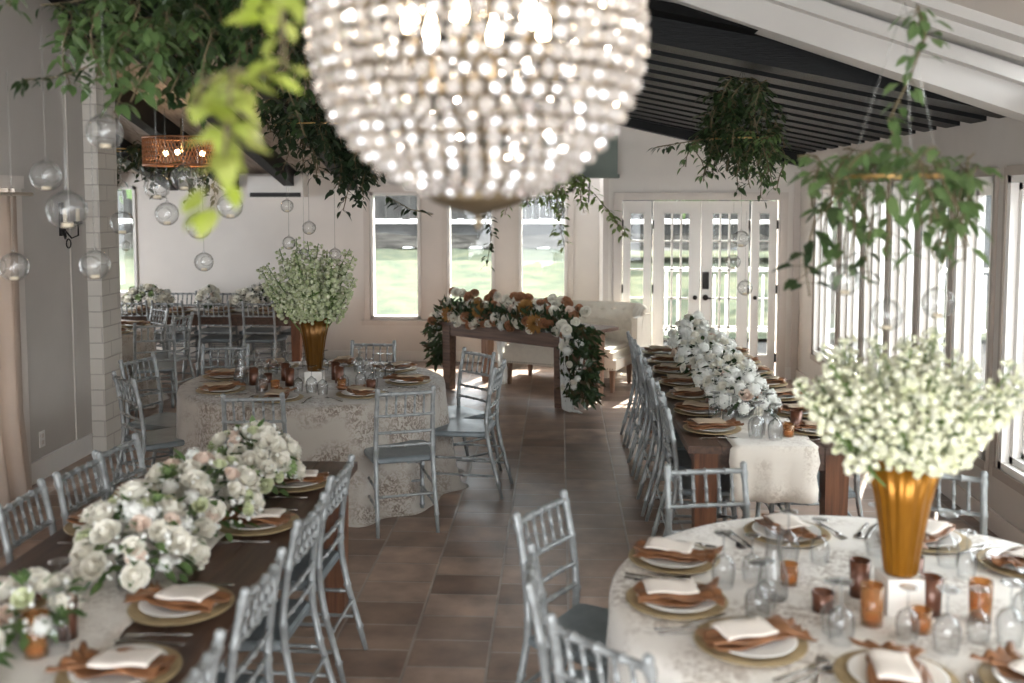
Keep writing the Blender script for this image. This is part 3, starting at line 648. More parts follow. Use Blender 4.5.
cm = MB(); vs = []; fs = []
for i in range(9):
    y = -.085+.17*i/8; 
    for j in range(7):
        x = -.055+.11*j/6; vs.append((x, y, .004*math.sin(i*.8)+.003*math.sin(j*.9)))
for i in range(8):
    for j in range(6): k = i*7+j; fs.append((k, k+1, k+8, k+7))
cm.add(vs, fs, True)
card = P('menu_card', '', 'menu card', cm, M['card']); s = card.root.modifiers.new('t','SOLIDIFY'); s.thickness = .004
card_tan = Proto(tag(obj('menu_card', colored_copy(card.root.data, M['linen']), None), '', 'menu card')); s = card_tan.root.modifiers.new('t','SOLIDIFY'); s.thickness = .004
def cutlery(kind):
    m = MB(); H = [(-.10,.0035,.004),(-.095,.008,.004),(-.06,.0065,.0045),(0,.0035,.006),(.03,.003,.008)]
    pts = H + ([(.045,.008,.008),(.06,.0125,.004)] if kind == 'fork' else ([(.042,.008,.007),(.058,.018,.002),(.078,.02,.001),(.095,.014,.003),(.103,.004,.005)] if kind == 'spoon' else [(.04,.008,.007),(.10,.0095,.006),(.12,.004,.006)]))
    vs = []; fs = []
    for y, w_, z in pts: vs += [(-w_,y,z),(w_,y,z),(w_*.8,y,z+.0025),(-w_*.8,y,z+.0025)]
    for i in range(len(pts)-1):
        for k in range(4): l = (k+1)%4; fs.append((i*4+k, i*4+l, i*4+4+l, i*4+4+k))
    fs += [(3,2,1,0), tuple(len(vs)-4+k for k in range(4))]; m.add(vs, fs, True)
    if kind == 'fork':
        for x in (-.0105,-.0035,.0035,.0105): m.b2(x-.0015, x+.0015, .058, .105, .003, .0055)
    return m
fork = P('fork', '', 'fork', cutlery('fork'), M['steel']); knife = P('knife', '', 'knife', cutlery('knife'), M['steel']); spoon = P('spoon', '', 'spoon', cutlery('spoon'), M['steel'])
# stemmed glass, standing upside down: bowl below, foot on top
def goblet():
    t = thing('stemmed_glass', '', 'glass')
    obj('bowl', MB().lathe([(.033,0),(.037,.02),(.041,.05),(.040,.075),(.031,.098),(.012,.112),(.005,.118)], seg=20), M['stemglass'], t)
    obj('stem', MB().lathe([(.005,.115),(.004,.13),(.0038,.17),(.006,.183)], seg=10), M['stemglass'], t)
    obj('foot', MB().lathe([(.005,.181),(.02,.186),(.034,.190),(.035,.192),(.02,.190),(0,.189)], seg=20), M['stemglass'], t)
    return t
GB = Proto(goblet())
def votive(name, H_, r, m, lit=False):
    t = thing(name, '', 'candle holder')
    obj('holder', MB().lathe([(0,.004),(r*.85,.002),(r*.9,0),(r*.92,H_*.3),(r,H_),(r*.94,H_),(r*.86,H_*.3),(r*.8,.01),(0,.01)], seg=32, rib=.025, ribn=16), m, t)
    obj('candle', MB().lathe([(0,.011),(r*.72,.011),(r*.72,.03),(r*.3,.033),(0,.031)], seg=14), M['candle'], t)
    return t
VT = Proto(votive('tall_votive', .125, .034, M['votive'])); VS = Proto(votive('short_votive', .065, .036, M['votive'])); VA = Proto(votive('amber_votive', .075, .032, M['amber'])); VC = Proto(votive('clear_hurricane', .13, .036, M['amber']))
def setting(x, y, fx, fy, tab, where, z=TZ, glasses=1, cut=1, seed=0, ch=True):
    """place setting: local +Y points away from the seat"""
    rz = math.atan2(-fx, fy); c_, s_ = math.cos(rz), math.sin(rz); R_ = random.Random(seed*31+5)
    W = lambda lx, ly, lz: (x+lx*c_-ly*s_, y+lx*s_+ly*c_, z+lz)
    at = 'the %s, %s' % (tab, where)
    charger.put(W(0,0,0), rz, 'gold charger plate on '+at, 'gold charger plates')
    plate.put(W(.004,.002,.0095), rz, 'white dinner plate on '+at, 'white dinner plates')
    r = rz+R_.uniform(-.35,.35)
    nap[seed % 3].put(W(.0,-.005,.030), r, 'bronze satin napkin on '+at, 'bronze napkins')
    tan = tab.startswith(('middle','right','far'))
    (card_tan if tan else card).put(W(-.008,-.02,.060), r+R_.uniform(-.15,.15), ('tan' if tan else 'cream')+' menu card on '+at, 'menu cards')
    if cut:
        fork.put(W(-.205,-.01,0), rz+R_.uniform(-.1,.1), 'steel fork on '+at, 'forks')
        knife.put(W(.20,-.01,0), rz+R_.uniform(-.06,.06), 'steel knife on '+at, 'knives')
        if cut > 1: spoon.put(W(.235,.0,0), rz+R_.uniform(-.06,.06), 'steel spoon on '+at, 'spoons')
    for k in range(glasses):
        lx, ly = ((.13,.245),(.05,.29),(.22,.20))[k]
        GB.put(W(lx+R_.uniform(-.02,.02), ly+R_.uniform(-.015,.015), 0), 0, '%s upside-down glass on %s' % (('tall','short','slim')[k], at), 'upside-down stemmed glasses', (1.0,.86,.94)[k])
# near round table
tb = 'near round table'
for i, (x, y, w_) in enumerate(((.425,3.62,'left far seat'),(.39,3.235,'left middle seat'),(.575,2.93,'front left seat'),(.905,3.92,'far left seat'),(.935,2.72,'front centre seat'),(1.43,3.88,'far right seat'),(1.33,2.70,'front right seat'),(1.70,3.62,'right far seat'),(1.72,3.0,'right near seat'))):
    dx, dy = NT[0]-x, NT[1]-y; L = math.hypot(dx, dy); setting(x, y, dx/L, dy/L, tb, w_, TZ, 2, 2, i)
tb = 'middle round table'
for i in range(8):
    a = math.radians((-96,-50,-4,42,86,128,172,-142)[i]); x, y = MT[0]+.70*math.cos(a), MT[1]+.70*math.sin(a)
    setting(x, y, -math.cos(a), -math.sin(a), tb, ('front centre seat','front right seat','right seat','far right seat','far centre seat','far left seat','left seat','front left seat')[i], TZ, 3, 1, i)
tb = 'near left table'
NO = ('farthest','second farthest','third farthest','fourth farthest','nearest')
for i, y in enumerate((4.53,3.95,3.12,2.66)): setting(-1.235, y, -1, 0, tb, 'aisle side '+NO[i], .757, 1, 1, i)
for i, y in enumerate((4.33,3.90,3.15,2.7)): setting(-1.84, y, 1, 0, tb, 'wall side '+NO[i], .757, 1, 1, i+1)
tb = 'right long table'
for i, y in enumerate(RY): 
    setting(.885, y+.02, 1, 0, tb, 'left side, '+ORD[i], .757, 1, 1, i)
    setting(1.47, y+.02, -1, 0, tb, 'window side, '+ORD[i], .757, 1, 1, i+2)
tb = 'far long table'
for i, x in enumerate((-4.94,-4.5,-4.0,-3.46)): setting(x, 11.50, 0, 1, tb, 'near side '+('leftmost','second from left','third from left','rightmost')[i], .757, 1, 0, i)
setting(-4.42, 9.66, -.95, .3, 'far left round table', 'right front seat', TZ, 1, 0, 1)
setting(-4.45, 10.15, -.95, -.3, 'far left round table', 'right far seat', TZ, 1, 0, 2)

# candle holders near round table
def vot(pr, x, y, label, z=TZ, s=1): pr.put((x, y, z), rnd.random()*3, label, 'candle holders on the tables', s)
import itertools
for pr, x, y, l in ((VT,1.015,3.33,'tall copper ribbed votive left of the white riser on near table'),(VC,.985,3.10,'copper and clear candle glass left of the white riser'),(VS,.86,3.20,'short copper votive left of the near vase'),
                    (VT,1.205,3.37,'tall copper ribbed votive just right of the near vase'),(VT,1.20,3.19,'tall copper votive right of the white riser'),(VA,1.12,3.05,'short amber votive in front of the white riser'),
                    (VC,1.34,3.15,'pale amber candle glass right of the near vase'),(VA,.80,3.42,'pale amber votive left beyond the near vase')): vot(pr, x, y, l)
for pr, x, y, l in ((VT,-1.93,6.97,'tall dark votive left of the middle vase'),(VT,-2.02,7.18,'tall dark votive behind left of the middle vase'),(VS,-2.13,7.10,'short dark votive far left of the middle vase'),(VA,-2.07,6.80,'amber votive at the front left of the middle table'),
                    (VA,-1.98,6.78,'second amber votive beside the amber votive on middle table'),(VT,-1.60,7.10,'tall dark votive right of the middle vase'),(VT,-1.66,7.24,'tall dark votive behind right of the middle vase'),(VA,-1.53,6.86,'amber votive right front of the middle vase'),(VS,-1.33,6.90,'short dark votive standing alone right of the middle vase'),(VT,-2.20,7.0,'tall copper votive on the left of the middle table')): vot(pr, x, y, l)
for pr, x, y, l in ((VT,1.36,5.72,'tall copper votive at the front of the right long table'),(VA,1.29,5.60,'small amber votive in front of the tall copper one'),(VT,.96,6.3,'copper votive among the right table flowers')): vot(pr, x, y, l, .760)
for pr, x, y, l in ((VT,-1.50,2.88,'copper ribbed votive beside the white roses at lower left'),(VC,-1.53,2.76,'pale gold candle glass at lower left'),(VA,-1.40,3.92,'amber votive between the rose centrepieces'),(VC,-1.74,2.76,'gold candle glass at the lower left corner')): vot(pr, x, y, l, .760)

# glasses seen on the right table front and left table
for i, (x, y, l) in enumerate(((1.10,5.56,'wide upside-down glass at the front of the right runner'),(1.20,5.52,'narrow upside-down glass at the front of the right runner'),(1.00,5.85,'upside-down glass left of the front right-table flowers'),(.93,5.95,'upside-down glass farther left of the right-table flowers'))):
    GB.put((x,y,.760), 0, l, 'upside-down stemmed glasses', 1.1-.05*i)
# shards of sparkle: taller carafe-like glasses on the round tables
for i, (x, y, z, l) in enumerate(((.72,3.30,TZ,'clear water carafe left of the near vase'),(-2.30,7.02,TZ,'clear water carafe on the left of the middle table'))):
    t = thing('water_carafe', l, 'carafe', (x,y,z), 0)
    obj('glass_body', MB().lathe([(0,.003),(.045,0),(.05,.01),(.048,.08),(.028,.15),(.024,.2),(.032,.235)], seg=24), M['stemglass'], t)
    obj('rim', MB().lathe([(.031,.232),(.034,.235),(.031,.238)], seg=24), M['stemglass'], t)

# ------------------------------------------------------------------ flowers
def rose_mesh(seed, rings=((6,1.0,.30,0),(6,.88,.52,.5),(5,.72,.68,.2),(5,.54,.78,.7),(4,.36,.84,.2),(3,.2,.86,.5))):
    R_ = random.Random(seed); mb = MB()
    for n, R, h, off in rings:
        for k in range(n):
            phi = 2*PI*k/n+off+R_.uniform(-.12,.12); vs = []; fs = []; q = R_.uniform(.93,1.07); wd = PI/n*1.25
            for i in range(5):
                v = i/4
                for j in range(5):
                    u = j/4*2-1; a = phi+u*wd*(.45+.55*v**.5)*(1-.12*v)
                    rad = R*q*(.25+.75*math.sin(v*PI*.5)**.8)*(1+(.09*v**5))-.05*u*u*v
                    z = -.45+(h+.45)*(math.sin(v*PI*.5)**1.5)*(1-.20*u*u*v)-(.07*v**7 if R > .3 else 0)
                    vs.append((rad*math.cos(a), rad*math.sin(a), z))
            for i in range(4):
                for j in range(4): c = i*5+j; fs.append((c, c+1, c+6, c+5))
            mb.add(vs, fs, True)
    mb.ball((0,0,.2), .42, 10, 6, 1.3)
    return mb
def cluster_mesh(seed, n=64, fs_=.23, petals=4):
    R_ = random.Random(seed); mb = MB()
    mb.ball((0,0,0), .80, 10, 6)
    for k in range(n):
        z = 1-(k+.5)/n*1.75; r = math.sqrt(max(0,1-z*z)); a = k*2.399963
        d = Vector((r*math.cos(a), r*math.sin(a), z)).normalized(); c = d*R_.uniform(.82,1.08)
        t = d.cross(Vector((.3,.2,1))).normalized(); b = d.cross(t); tw = R_.random()*3
        for q in range(petals):
            th = tw+2*PI*q/petals; e = t*math.cos(th)+b*math.sin(th); mb.leaf(c, e+d*.28, d, fs_, fs_*.95, .1)
    return mb
def mum_mesh(seed):
    R_ = random.Random(seed); mb = MB()
    for n, el, L in ((16,-.1,1),(16,.25,.95),(14,.6,.85),(10,.95,.7),(7,1.25,.55)):
        for k in range(n):
            a = 2*PI*k/n+R_.random()*.4; d = Vector((math.cos(a)*math.cos(el), math.sin(a)*math.cos(el), math.sin(el))); mb.leaf(Vector((0,0,.1)), d, (0,0,1), L, .34, -.25)
    return mb
RM = [rose_mesh(1).mesh('rose'), rose_mesh(2, ((5,1.0,.5,0),(5,.8,.75,.5),(4,.58,.88,.1),(4,.38,.93,.3),(3,.2,.95,.1))).mesh('rose'), rose_mesh(3, ((7,1.08,.18,0),(7,.95,.42,.3),(6,.78,.6,.6),(5,.58,.7,.2),(4,.38,.76,.5),(3,.2,.8,0))).mesh('rose')]
CM = [cluster_mesh(4).mesh('blossom_cluster'), cluster_mesh(5, 36, .3, 5).mesh('blossom_cluster')]
MM = mum_mesh(6).mesh('dahlia'); SU = mum_mesh(8).mesh('succulent')
_mc = {}
def colored(me, m):
    k = (me.name, m.name)
    if k not in _mc: c = me.copy(); c.materials.clear(); c.materials.append(m); _mc[k] = c
    return _mc[k]
def flower(parent, kind, m, p, d, s, R_):
    me = {'rose': RM[R_.randrange(3)], 'blossom_cluster': CM[R_.randrange(2)], 'dahlia': MM, 'succulent': SU}[kind]
    o = bpy.data.objects.new(kind, colored(me, m)); C.objects.link(o); o.parent = parent; o.location = p; o.scale = (s,s,s)
    o.rotation_euler = Vector(d).to_track_quat('Z','Y').to_euler(); o.rotation_euler.rotate_axis('Z', R_.random()*6); return o
def leafball(R_, rx, ry, rz, n, L, W, zc=0, out=.6, low=-.4):
    mb = MB()
    for k in range(n):
        a = R_.random()*2*PI; z = R_.uniform(low, 1); r = math.sqrt(max(0,1-z*z)); q = R_.uniform(.55,.98)
        p = (rx*q*r*math.cos(a), ry*q*r*math.sin(a), zc+rz*q*z); d = Vector((r*math.cos(a), r*math.sin(a), z*out+R_.uniform(-.4,.2)))
        mb.leaf(p, d, (R_.uniform(-.4,.4),R_.uniform(-.4,.4),1), L*R_.uniform(.7,1.2), W)
    return mb
def centerpiece(x, y, z, rx, ry, rz_h, nr, label, group, kinds, seed, s0=.042, leaf=M['leafm'], vase=True, filler=True):
    R_ = random.Random(seed); t = thing('floral_centerpiece', label, 'flower arrangement', (x,y,z), 0, group)
    obj('bowl', MB().lathe([(0,.004),(.05,0),(.07,.03),(.075,.075),(.068,.075),(.06,.03),(0,.012)], seg=20), M['stemglass'], t)
    zc = .10
    obj('foliage', leafball(R_, rx, ry, rz_h, int(170*rx/.25), .07, .034, zc, .6, -.45), leaf, t)
    if filler:
        f = MB()
        for k in range(int(170*rx/.25)):
            a = R_.random()*2*PI; zz = R_.uniform(-.25,1); r = math.sqrt(max(0,1-zz*zz)); q = R_.uniform(.85,1.12)
            p = Vector((rx*q*r*math.cos(a), ry*q*r*math.sin(a), zc+rz_h*q*zz)); f.ball(p, R_.uniform(.006,.013), 6, 4, 1, True)
        obj('filler_blossom', f, M['white_bl'], t)
    for k in range(nr):
        zz = 1-(k+.5)/nr*1.15; a = k*2.399963+R_.uniform(-.3,.3); r = math.sqrt(max(0,1-zz*zz)); q = R_.uniform(.86,1.06)
        p = (rx*q*r*math.cos(a), ry*q*r*math.sin(a), zc+rz_h*q*max(zz,-.3)); d = (r*math.cos(a)/max(rx,.1)*.2, r*math.sin(a)/max(ry,.1)*.2, .35+zz)
        kind, m, sc_ = R_.choices([k_[:3] for k_ in kinds], [k_[3] for k_ in kinds])[0]
        flower(t, kind, M[m], p, d, s0*sc_*R_.uniform(.8,1.2), R_)
    return t
WK = (('rose','rosew',1.05,8),('rose','rosep',.75,1.2),('blossom_cluster','white_bl',.8,1),('rose','roseg',.7,1),('succulent','succ',1.1,1))
g = 'white rose centrepieces'
centerpiece(-1.40, 4.42, .76, .19, .18, .20, 46, 'white rose centrepiece at the far end of the near left table', g, WK, 11, .043)
centerpiece(-1.46, 3.88, .76, .23, .24, .19, 56, 'white rose centrepiece with pale succulents, middle of the near left table', g, WK, 12, .043)
centerpiece(-1.49, 3.38, .76, .20, .21, .18, 46, 'white rose centrepiece at the near end of the left table', g, WK, 13, .043)
centerpiece(-1.57, 2.84, .76, .10, .12, .10, 12, 'small white bloom cluster beside the gold candle glasses at lower left', g, WK, 14, .036)
centerpiece(-1.60, 2.52, .76, .08, .10, .08, 8, 'small white bloom cluster at the bottom left corner', g, WK, 15, .034)
LK = (('blossom_cluster','white_bl',.95,5),('rose','rosew',.8,4),('rose','rosep',.8,1))
g = 'white garlands on the right long table'
for i, (y, rx, ry, h, n_) in enumerate(((6.12,.18,.24,.17,32),(6.80,.19,.34,.19,46),(7.55,.21,.36,.23,50),(8.30,.18,.34,.25,40))):
    centerpiece(1.13-.005*i, y, .76, rx, ry, h, n_, 'white blossom garland clump on the right long table, '+['nearest of four','second nearest','third nearest','farthest of four'][i], g, LK, 20+i, .043, M['leafd'])
g = 'white centrepieces on the far long table'
for i, (x, rx) in enumerate(((-5.0,.30),(-4.25,.12),(-3.62,.34),(-3.2,.2))):
    centerpiece(x, 11.82, .76, rx, .16, .17, int(70*rx)+4, 'white rose centrepiece on the far long table, '+['leftmost','small, second from left','third from left','rightmost'][i], g, WK, 30+i, .05, M['leafd'])
centerpiece(-5.0, 9.9, .76, .2, .2, .2, 16, 'white rose centrepiece on the far left round table', g, WK, 39, .05, M['leafd'])

# tall gold vases with blossom sprays
def vase(x, y, label, s=1.2, zb=.12, m=None):
    m = m or M['vase']
    tag(obj('vase_riser', MB().box((0,0,zb/2), (.125,.125,zb)), M['block'], None, (x,y,TZ), .05), label.replace('gold vase','white block under the gold vase'), 'riser')
    t = thing('gold_vase', label, 'vase', (x,y,TZ+zb), 0); t.scale = (s,s,s*1.04)
    obj('vase_body', MB().lathe([(0,.002),(.040,0),(.044,.01),(.052,.08),(.072,.2),(.100,.31),(.097,.31),(.068,.2),(.048,.08),(.038,.015),(0,.012)], seg=96, rib=.030, ribn=16), m, t)
    obj('rim', MB().lathe([(.097,.308),(.1015,.311),(.100,.314),(.095,.312)], seg=48), m, t)
vase(1.115, 3.23, 'gold vase ribbed and flared on the near round table'); vase(-1.78, 7.10, 'gold vase ribbed and flared on the middle round table', zb=.09, m=M['vase_shaded'])
def spray_mesh(seed):
    R_ = random.Random(seed); b = MB(); st = MB(); L = 1.0
    P_ = lambda t: Vector((.10*math.sin(t*1.6+seed), .06*math.sin(t*2+seed*2), t*L))
    st.tube([P_(k/8) for k in range(9)], [.010-.0007*k for k in range(9)], 5)
    for k in range(58):
        t = .22+.78*(k/58); a = k*2.4+R_.random(); rr = .085*(1.12-t)**.6*R_.uniform(.6,1.2)+.012; p = P_(t)
        q = p+Vector((rr*math.cos(a), rr*math.sin(a), R_.uniform(-.02,.02)))
        st.tube([p, q], .003, 3)
        rb = (.036 if t < .8 else .022)*R_.uniform(.75,1.15); d = (q-p).normalized(); c0 = q+d*.008; tt = d.cross(Vector((0,.1,1))).normalized(); bb = d.cross(tt); tw = R_.random()*3
        b.ball(c0, rb*.85, 7, 5)
        for m_ in range(5):
            th = tw+2*PI*m_/5; e = tt*math.cos(th)+bb*math.sin(th); b.leaf(c0-d*rb*.3, e+d*.6, d, rb*1.15, rb*1.3, -.35)
    for k in range(8):
        t = R_.uniform(.15,.7); a = R_.random()*6; st.leaf(P_(t), (math.cos(a),math.sin(a),.8), (0,0,1), .12, .03)
    return b.mesh('blossom'), st.mesh('stem')
SP = []
for s in range(4):
    b_, s_ = spray_mesh(s); b_.materials.append(M['blossom']); s_.materials.append(M['stem']); SP.append((b_, s_))
SPM = []
for b_, s_ in SP: c_ = b_.copy(); c_.materials.clear(); c_.materials.append(M['blossom_mid']); SPM.append((c_, s_))
def sprays(x, y, z, n, spread, label, seed, Lr=(.32,.52), SP=SP):
    R_ = random.Random(seed); t = thing('blossom_bouquet', label, 'flower arrangement', (x,y,z))
    for k in range(n):
        a = k*2.399963+R_.uniform(-.2,.2); q = math.sqrt((k+.5)/n); el = q*spread; d = Vector((math.sin(el)*math.cos(a), math.sin(el)*math.sin(a), math.cos(el)))
        b_, s_ = SP[k % 4]; o = bpy.data.objects.new('flower_stem', s_); C.objects.link(o); o.parent = t
        L = R_.uniform(*Lr)*(1-.12*q); o.scale = (L,L,L); o.location = (.045*q*math.cos(a), .045*q*math.sin(a), -.10+.02); o.rotation_euler = d.to_track_quat('Z','Y').to_euler()
        c = bpy.data.objects.new('blossom', b_); C.objects.link(c); c.parent = o
sprays(1.115, 3.23, TZ+.12+.37, 54, .80, 'cream blossom bouquet in the gold vase on the near round table', 3, (.42,.56))
sprays(-1.78, 7.10, TZ+.09+.37, 34, .72, 'shadowed greenish white blossom bouquet in the gold vase on the middle table', 5, (.42,.72), SPM)

# ------------------------------------------------------------------ sweetheart table
a = math.radians(-37); ca, sa = math.cos(a), math.sin(a)
SWX, SWY = .0, 9.92
def sw(u, v, z=0): return (SWX+u*ca-v*sa, SWY+u*sa+v*ca, z)   # u along front (negative = left), v depth
t = thing('sweetheart_table', 'rustic brown wooden table under the rust and white flowers', 'table', (SWX,SWY,0), a)
h = .755; x0, x1, y0, y1 = -1.58, .07, -.05, .70
obj('tabletop', MB().b2(x0-.02, x1+.12, y0-.02, y1+.08, h-.035, h), M['sweet'], t)
obj('apron', MB().b2(x0+.04, x1-.04, y0+.01, y0+.035, h-.15, h-.035).b2(x0+.04, x1-.04, y1-.035, y1-.01, h-.15, h-.035).b2(x0+.01, x0+.035, y0+.04, y1-.04, h-.15, h-.035).b2(x1-.035, x1-.01, y0+.04, y1-.04, h-.15, h-.035), M['sweet'], t)
for px in (x0+.055, x1-.055):
    for py in (y0+.055, y1-.055):
        q = .055; w_ = obj('leg', MB().hull8([(px-q*.85,py-q*.85,0),(px+q*.85,py-q*.85,0),(px+q*.85,py+q*.85,0),(px-q*.85,py+q*.85,0),(px-q,py-q,h-.035),(px+q,py-q,h-.035),(px+q,py+q,h-.035),(px-q,py+q,h-.035)]), M['sweet'] if py < .3 else M['sweet_leg'], t)
def chiff(u, v0, v1, side, label, foot):
    mb = MB(); vs = []; fs = []; nu, nv = 16, 14
    for j in range(nv+1):
        t_ = j/nv; z = .775*(1-t_)+.012
        for i in range(nu+1):
            k = i/nu; v = v0+(v1-v0)*(k*(1-.35*math.sin(t_*PI*.8))+.15*t_)
            uu = u+side*(.03+.05*t_+.02*math.sin(k*14+t_*3)*(.3+t_)+foot*max(0,t_-.9)*4*.2)
            vs.append(sw(uu, v, z))
    for j in range(nv):
        for i in range(nu): c = j*(nu+1)+i; fs.append((c, c+1, c+nu+2, c+nu+1))
    mb.add(vs, fs, True)
    o = obj('chiffon_runner', mb, M['chiffon']); s = o.modifiers.new('t','SOLIDIFY'); s.thickness = .002
    tag(o, label, 'table runner')
mb = MB(); vs = []; fs = []
for j in range(19):
    t_ = min(1, j/15); fl = max(0, j-15)
    for i in range(13):
        k = i/12; vs.append(sw(.075+.02*t_+k*(.15-.04*math.sin(t_*PI))+.045*fl+.03*t_*t_, -.10-.03*math.sin(k*13+t_*2)*(.4+t_*.5)-.015*fl, max(.012+.006*math.sin(i*1.7), .79*(1-t_)+.016+.01*math.sin(i*1.3+j))))
for j in range(18):
    for i in range(12): c = j*13+i; fs.append((c, c+1, c+14, c+13))
mb.add(vs, fs, True); o = obj('chiffon_runner', mb, M['chiffon']); s_ = o.modifiers.new('t','SOLIDIFY'); s_.thickness = .002
tag(o, 'white chiffon drape hanging at the right end of the sweetheart table', 'table runner')
chiff(-1.30, .45, .72, 1, 'white chiffon drape hanging behind the left end of the sweetheart table', 0)
R_ = random.Random(77)
gt = thing('flower_garland', 'lush rust, mustard and white flower garland over the sweetheart table', 'flower garland', (0,0,0))
lf = MB(); lb = MB()
def gpt():
    """points on the garland: along the front edge, falls at the right and left ends"""
    r = R_.random()
    if r < .52:
        u = R_.uniform(-1.62,.12); return Vector(sw(u, R_.uniform(-.10,.22), .78+R_.uniform(-.04,.16))), Vector((0,-.6,.8)), 0
    if r < .90:
        z = R_.uniform(.10,.84); wv = .11+.06*math.sin((.9-z)*3.2); return Vector(sw(.24+R_.uniform(-wv,wv), .02+R_.uniform(-.14,.14), z)), Vector((.3,-.7,-.3)), 1
    z = R_.uniform(.28,.84); return Vector(sw(-1.68+R_.uniform(-.10,.06), .02+R_.uniform(-.12,.12), z)), Vector((-.6,-.5,-.4)), 2
for k in range(1900):
    p, n_, zone = gpt(); d = n_+Vector((R_.uniform(-.9,.9),R_.uniform(-.9,.5),R_.uniform(-.7,.6)))
    (lb if R_.random() < (.28 if zone == 1 else .12) else lf).leaf(p, d, (R_.uniform(-1,1),-1,R_.uniform(-.2,1)), R_.uniform(.07,.14), R_.uniform(.03,.05))
obj('green_foliage', lf, M['leafd'], gt); obj('bronze_foliage', lb, M['magn'], gt)
for k in range(105):
    u = -1.66+1.86*(k+.5)/105+R_.uniform(-.03,.03); lay = k % 3
    p = sw(u, (-.10,.03,.16)[lay]+R_.uniform(-.03,.03), (.80,.91,1.0)[lay]+R_.uniform(-.05,.07)); d = (R_.uniform(-.4,.4)-.1, -1.0, R_.uniform(.1,.9))
    kind, m, s = R_.choices([('rose','rosew',.050),('rose','roset',.046),('dahlia','rosem',.075),('blossom_cluster','white_bl',.05),('rose','rosep',.04)], [9,6,.6,1.5,1.5])[0]
    flower(gt, kind, M[m], p, d, s*R_.uniform(.8,1.2), R_)
for p, kind, m, s in ((sw(-1.42,-.10,.84),'dahlia','rosem',.095),(sw(-.20,-.14,.84),'dahlia','rosem',.11),(sw(-.42,-.02,.98),'dahlia','rosem',.10),(sw(-1.02,-.08,.90),'dahlia','rosem',.08)): flower(gt, kind, M[m], p, (-.1,-1,.3), s, R_)
for k in range(18):
    z = .82-.042*k; p = sw(.24+R_.uniform(-.12,.14), -.14+R_.uniform(-.05,.08), z)
    if k < 5 or R_.random() < .6: flower(gt, 'blossom_cluster' if k % 2 else 'rose', M['white_bl' if k % 2 else 'rosew'], p, (.1,-1,.2), .05 if k < 6 else .032, R_)
for k in range(8): flower(gt, 'rose' if k % 2 else 'blossom_cluster', M['rosew'], sw(-1.72+R_.uniform(-.05,.04), -.05, .80-.06*k), (-.4,-1,.2), .040, R_)

# tufted loveseat
t = thing('tufted_loveseat', 'cream button-tufted loveseat with nailhead trim behind the sweetheart table', 'sofa', (.15,11.2,0), math.radians(-22)); t.scale = (.96,.96,1)
obj('seat_cushion', MB().b2(-.72,.62,-.36,.30,.36,.44).b2(-.68,.58,-.33,.28,.44,.475), M['velvet'], t)
obj('seat_rail', MB().b2(-.74,.66,-.37,.34,.25,.36), M['velvet'], t)
nm = MB()
for k in range(46): nm.ball((-.73+.03*k, -.372, .265), .007, 6, 4)
obj('nailhead_trim', nm, M['antique'], t)
for px in (-.68,.60):
    for py in (-.31,.30): obj('leg', MB().hull8([(px-.018,py-.018,0),(px+.018,py-.018,0),(px+.018,py+.018,0),(px-.018,py+.018,0),(px-.03,py-.03,.26),(px+.03,py-.03,.26),(px+.03,py+.03,.26),(px-.03,py+.03,.26)]), M['sweet_leg'], t)
# back: curved with rolled top, diamond tufts
bk = MB(); nu, nv = 72, 26; vs = []; fs = []
def backpt(s, v):
    # s in 0..1 along the inner face from left wing to right wing
    u = s*2-1; x = .80*math.sin(u*1.35)/math.sin(1.35); y = .36-.50*max(0,abs(u)-.62)**1.3*2.2
    z = .44+.46*v-.05*max(0,abs(u)-.75)*2; out = (.05*v+.09*max(0,v-.82)**1.0*5*.3)
    gx, gz = s*15, v*4.2; r_ = int(gz); fx = (gx+(.5 if r_ % 2 else 0)) % 1-.5; fz = gz % 1-.5
    tf = .038*(math.exp(-(fx*fx*18+fz*fz*14))) if .05 < v < .85 else 0
    pl = .006*abs(math.sin((gx+gz)*PI))*(.2 < v < .85)
    return (x+out*math.sin(u*1.2), y+out+tf-pl, z)
for i in range(nu+1):
    for j in range(nv+1): vs.append(backpt(i/nu, j/nv))
for i in range(nu):
    for j in range(nv): c = i*(nv+1)+j; fs.append((c, c+nv+1, c+nv+2, c+1))
bk.add(vs, fs, True); bo = obj('tufted_back', bk, M['velvet'], t); s = bo.modifiers.new('t','SOLIDIFY'); s.thickness = .05; s.offset = 1
tb_ = MB()
for r_ in range(4):
    for k in range(15):
        s_ = (k+.5-(.5 if r_ % 2 else 0)+.0)/15
        if .02 < s_ < .98: p = backpt(s_, (r_+.5)/4.2); tb_.ball((p[0], p[1]-.004, p[2]), .014, 6, 4)
obj('tuft_button', tb_, mat('taupe_button', (.36,.31,.25), .8, noise=.1), t)
ob = MB().b2(-.82,.80,.40,.44,.10,.62).b2(.76,.82,-.10,.44,.10,.80).b2(-.84,-.78,-.10,.44,.10,.80)
obj('outer_panel', ob, M['velvet'], t)

